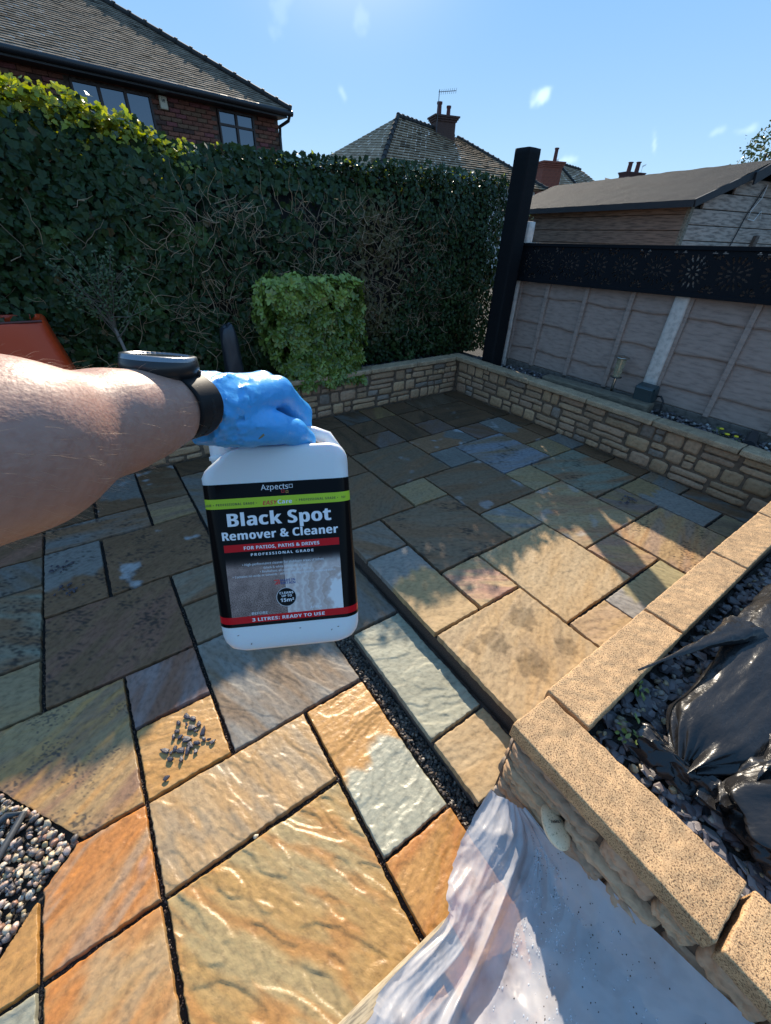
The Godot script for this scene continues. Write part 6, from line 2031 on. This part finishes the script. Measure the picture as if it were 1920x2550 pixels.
func arm() -> void:
	var o := base("person", Vector3.ZERO, "bare left forearm with blue glove reaching in from the left to grip the jerrycan", "person")
	o.transform = can_frame()
	var W := Vector3(33, 80, 73)
	var E := Vector3(-33, 43, 208)
	var a := (W - E).normalized()
	var dors := Vector3(-0.18, 0.967, 0.173)
	dors = (dors - a * dors.dot(a)).normalized()
	var lat := a.cross(dors).normalized()
	# skin: forearm and hand as one surface
	field(Vector3(-165, -60, -95), Vector3(150, 150, 345), 4.0)
	var back := E - a * 86.0
	bone(back + dors * 2, E, 54, 46, 20)
	bone(E, E.lerp(W, 0.55) - lat * 2, 45, 29, 20)
	bone(E.lerp(W, 0.45) + lat * 6, W + lat * 9, 29, 21.5, 20)
	bone(E.lerp(W, 0.45) - lat * 7, W - lat * 10, 28, 21.5, 20)
	bone(W + lat * 8, W + a * 12 + lat * 8, 21.5, 21, 12)
	hand_bones(-1.6, 10.0)
	var skin := mat("skin", lin(0.39, 0.215, 0.16), 0.5, {"tri": 9.0, "tex": texs.skin, "bump": texs.fine, "bs": 0.32, "sss": 0.15})
	var body := put("forearm", nets(), skin, o)
	# glove
	field(Vector3(-6, 22, -98), Vector3(138, 136, 106), 2.2)
	bone(W - a * 22 + lat * 9, W + a * 12 + lat * 8, 23.0, 22, 12)
	bone(W - a * 22 - lat * 10, W + a * 12 - lat * 9, 23.0, 22, 12)
	hand_bones(2.6, 10.0)
	cut(W - a * 9.0 + lat * 0.0, (a + dors * 0.12 + lat * 0.05).normalized())
	ruffle(func(p: Vector3) -> float:
		var s := (p - W).dot(a)
		var l := (p - W).dot(lat)
		var d := (p - W).dot(dors)
		var v := n_rid.get_noise_3d(l * 0.055 + s * 0.01, s * 0.013, d * 0.03) * 3.6 * (0.35 + 0.65 * (1.0 - ss(20.0, 80.0, s)))
		return -maxf(v - 0.4, 0.0) * (0.6 + 0.5 * (1.0 - ss(15.0, 70.0, s))))
	put("glove", nets(), mat("nitrile", lin(0.055, 0.35, 0.74), 0.34, {"tri": Vector3(5.0, 9.0, 5.0), "bump": texs.riven, "bs": 0.8, "sss": 0.05}), o)
	tag(o.get_node("glove"), "blue nitrile glove")
	var smear := put("mud_smear", rough_box(Vector3(0.012, 0.005, 0.002), Vector3i(5, 4, 2), 0.0005, 0.001, 3.0, 200.0), mat("mud", lin(0.22, 0.17, 0.08), 0.8), o, Transform3D(Basis(Vector3(0, 0, 1), 0.5), Vector3(0.077, 0.0490, 0.0445)))
	# fine fair hairs
	var arr: Array = body.mesh.surface_get_arrays(0)
	var V: PackedVector3Array = arr[Mesh.ARRAY_VERTEX]
	var N: PackedVector3Array = arr[Mesh.ARRAY_NORMAL]
	var st := tool()
	for i in 2600:
		var k := rng.randi() % V.size()
		var p := V[k]
		var s := (p * 1000.0 - W).dot(a)
		if s > -34.0: continue
		var n := N[k]
		var d := (a * rng.randf_range(0.5, 1.0) + n * rng.randf_range(0.15, 0.6) + lat * rng.randf_range(-0.5, 0.5) - dors * rng.randf_range(0.0, 0.6)).normalized()
		var L := rng.randf_range(0.006, 0.012)
		p += jit(0.003)
		p -= n * 0.001
		add_tube(st, [p, p + d * L * 0.5 + n * 0.0008, p + d * L], [0.00005, 0.00004, 0.00002], 3, Color.WHITE, false)
	var hr := put("arm_hair", st.commit(), mat("fair_hair", lin(0.58, 0.38, 0.24), 0.35), o)
	hr.set_meta("kind", "stuff")
	# watch
	var w := base("wristwatch", Vector3.ZERO, "black sports wristwatch with a perforated rubber strap on the forearm", "watch")
	var c := W - a * 25.0
	w.transform = can_frame() * Transform3D(Basis(), c * 0.001)
	var rub := mat("strap_rubber", lin(0.010, 0.010, 0.011), 0.55, {"spec": 0.3, "tri": 12.0, "bump": texs.fine, "bs": 0.08})
	var P := PackedVector3Array()
	for q in [[-13.0, 0.3], [-13.0, 2.6], [-11.5, 3.6], [11.5, 3.6], [13.0, 2.6], [13.0, 0.3], [-13.0, 0.3]]:
		for i in 65:
			var th := TAU * i / 64
			P.append((lat * cos(th) * (33.4 + q[1]) + dors * sin(th) * (24.6 + q[1]) + a * q[0]) * 0.001)
	put("strap", grid(P, 65, 7, PackedVector2Array(), PackedColorArray(), true), rub, w)
	for i in 8:
		var th := -0.05 - i * 0.16
		var p := lat * cos(th) * 36.9 + dors * sin(th) * 28.1
		var out := (lat * cos(th) / 36.9 + dors * sin(th) / 28.1).normalized()
		put("strap_hole", lathe([[0.0, 0.0004], [0.0017, 0.0004], [0.0021, 0.0]], 12), mat("hole_black", lin(0.003, 0.003, 0.003), 0.8), w, Transform3D(Basis(a, out, a.cross(out)), p * 0.001))
	var dt := (dors * cos(0.30) + lat * sin(0.30)).normalized()
	var ct := (a * cos(0.06) - dt * sin(0.06)).normalized()
	dt = (dt - ct * dt.dot(ct)).normalized()
	var cb := Basis(ct, dt, ct.cross(dt)).scaled_local(Vector3(1.3, 1.15, 1.15))
	var cp := (dors * 29.0 - a * 8.0 + lat * 4.0)
	put("case", lathe([[0.0, -0.004], [0.0195, -0.004], [0.0225, 0.0], [0.0235, 0.004], [0.0228, 0.0085], [0.0205, 0.0098], [0.0, 0.0098]], 32), mat("watch_case", lin(0.014, 0.015, 0.017), 0.32), w, Transform3D(cb, cp * 0.001))
	for s in [-1.0, 1.0]:
		put("lug", rough_box(Vector3(0.022, 0.006, 0.012), Vector3i(5, 4, 4), 0.002, 0.0, 1.0), rub, w, Transform3D(Basis(a, dors * cos(0.5) + lat * s * sin(0.5), (lat * cos(0.5) - dors * s * sin(0.5))).orthonormalized(), (dors * 24.5 + lat * s * 21.0) * 0.001))
	put("bezel", lathe([[0.0228, 0.0085], [0.0222, 0.0112], [0.019, 0.0118], [0.0185, 0.0105]], 40), mat("bezel", lin(0.22, 0.23, 0.25), 0.25, {"metal": 0.9}), w, Transform3D(cb, cp * 0.001))
	put("screen", lathe([[0.0, 0.0112], [0.0185, 0.0110]], 32), mat("watch_glass", lin(0.07, 0.09, 0.12), 0.06, {"spec": 1.0, "metal": 0.5}), w, Transform3D(cb, cp * 0.001))
	for i in 3: put("button", lathe([[0.0, 0.0], [0.0022, 0.0], [0.0022, 0.002], [0.0, 0.002]], 10), mats["bezel"], w, Transform3D(Basis(a, lat, a.cross(lat)), (cp + dors * 4.5 + lat * 23.0 * cos((i - 1) * 0.6) + a * 23.0 * sin((i - 1) * 0.6)) * 0.001))
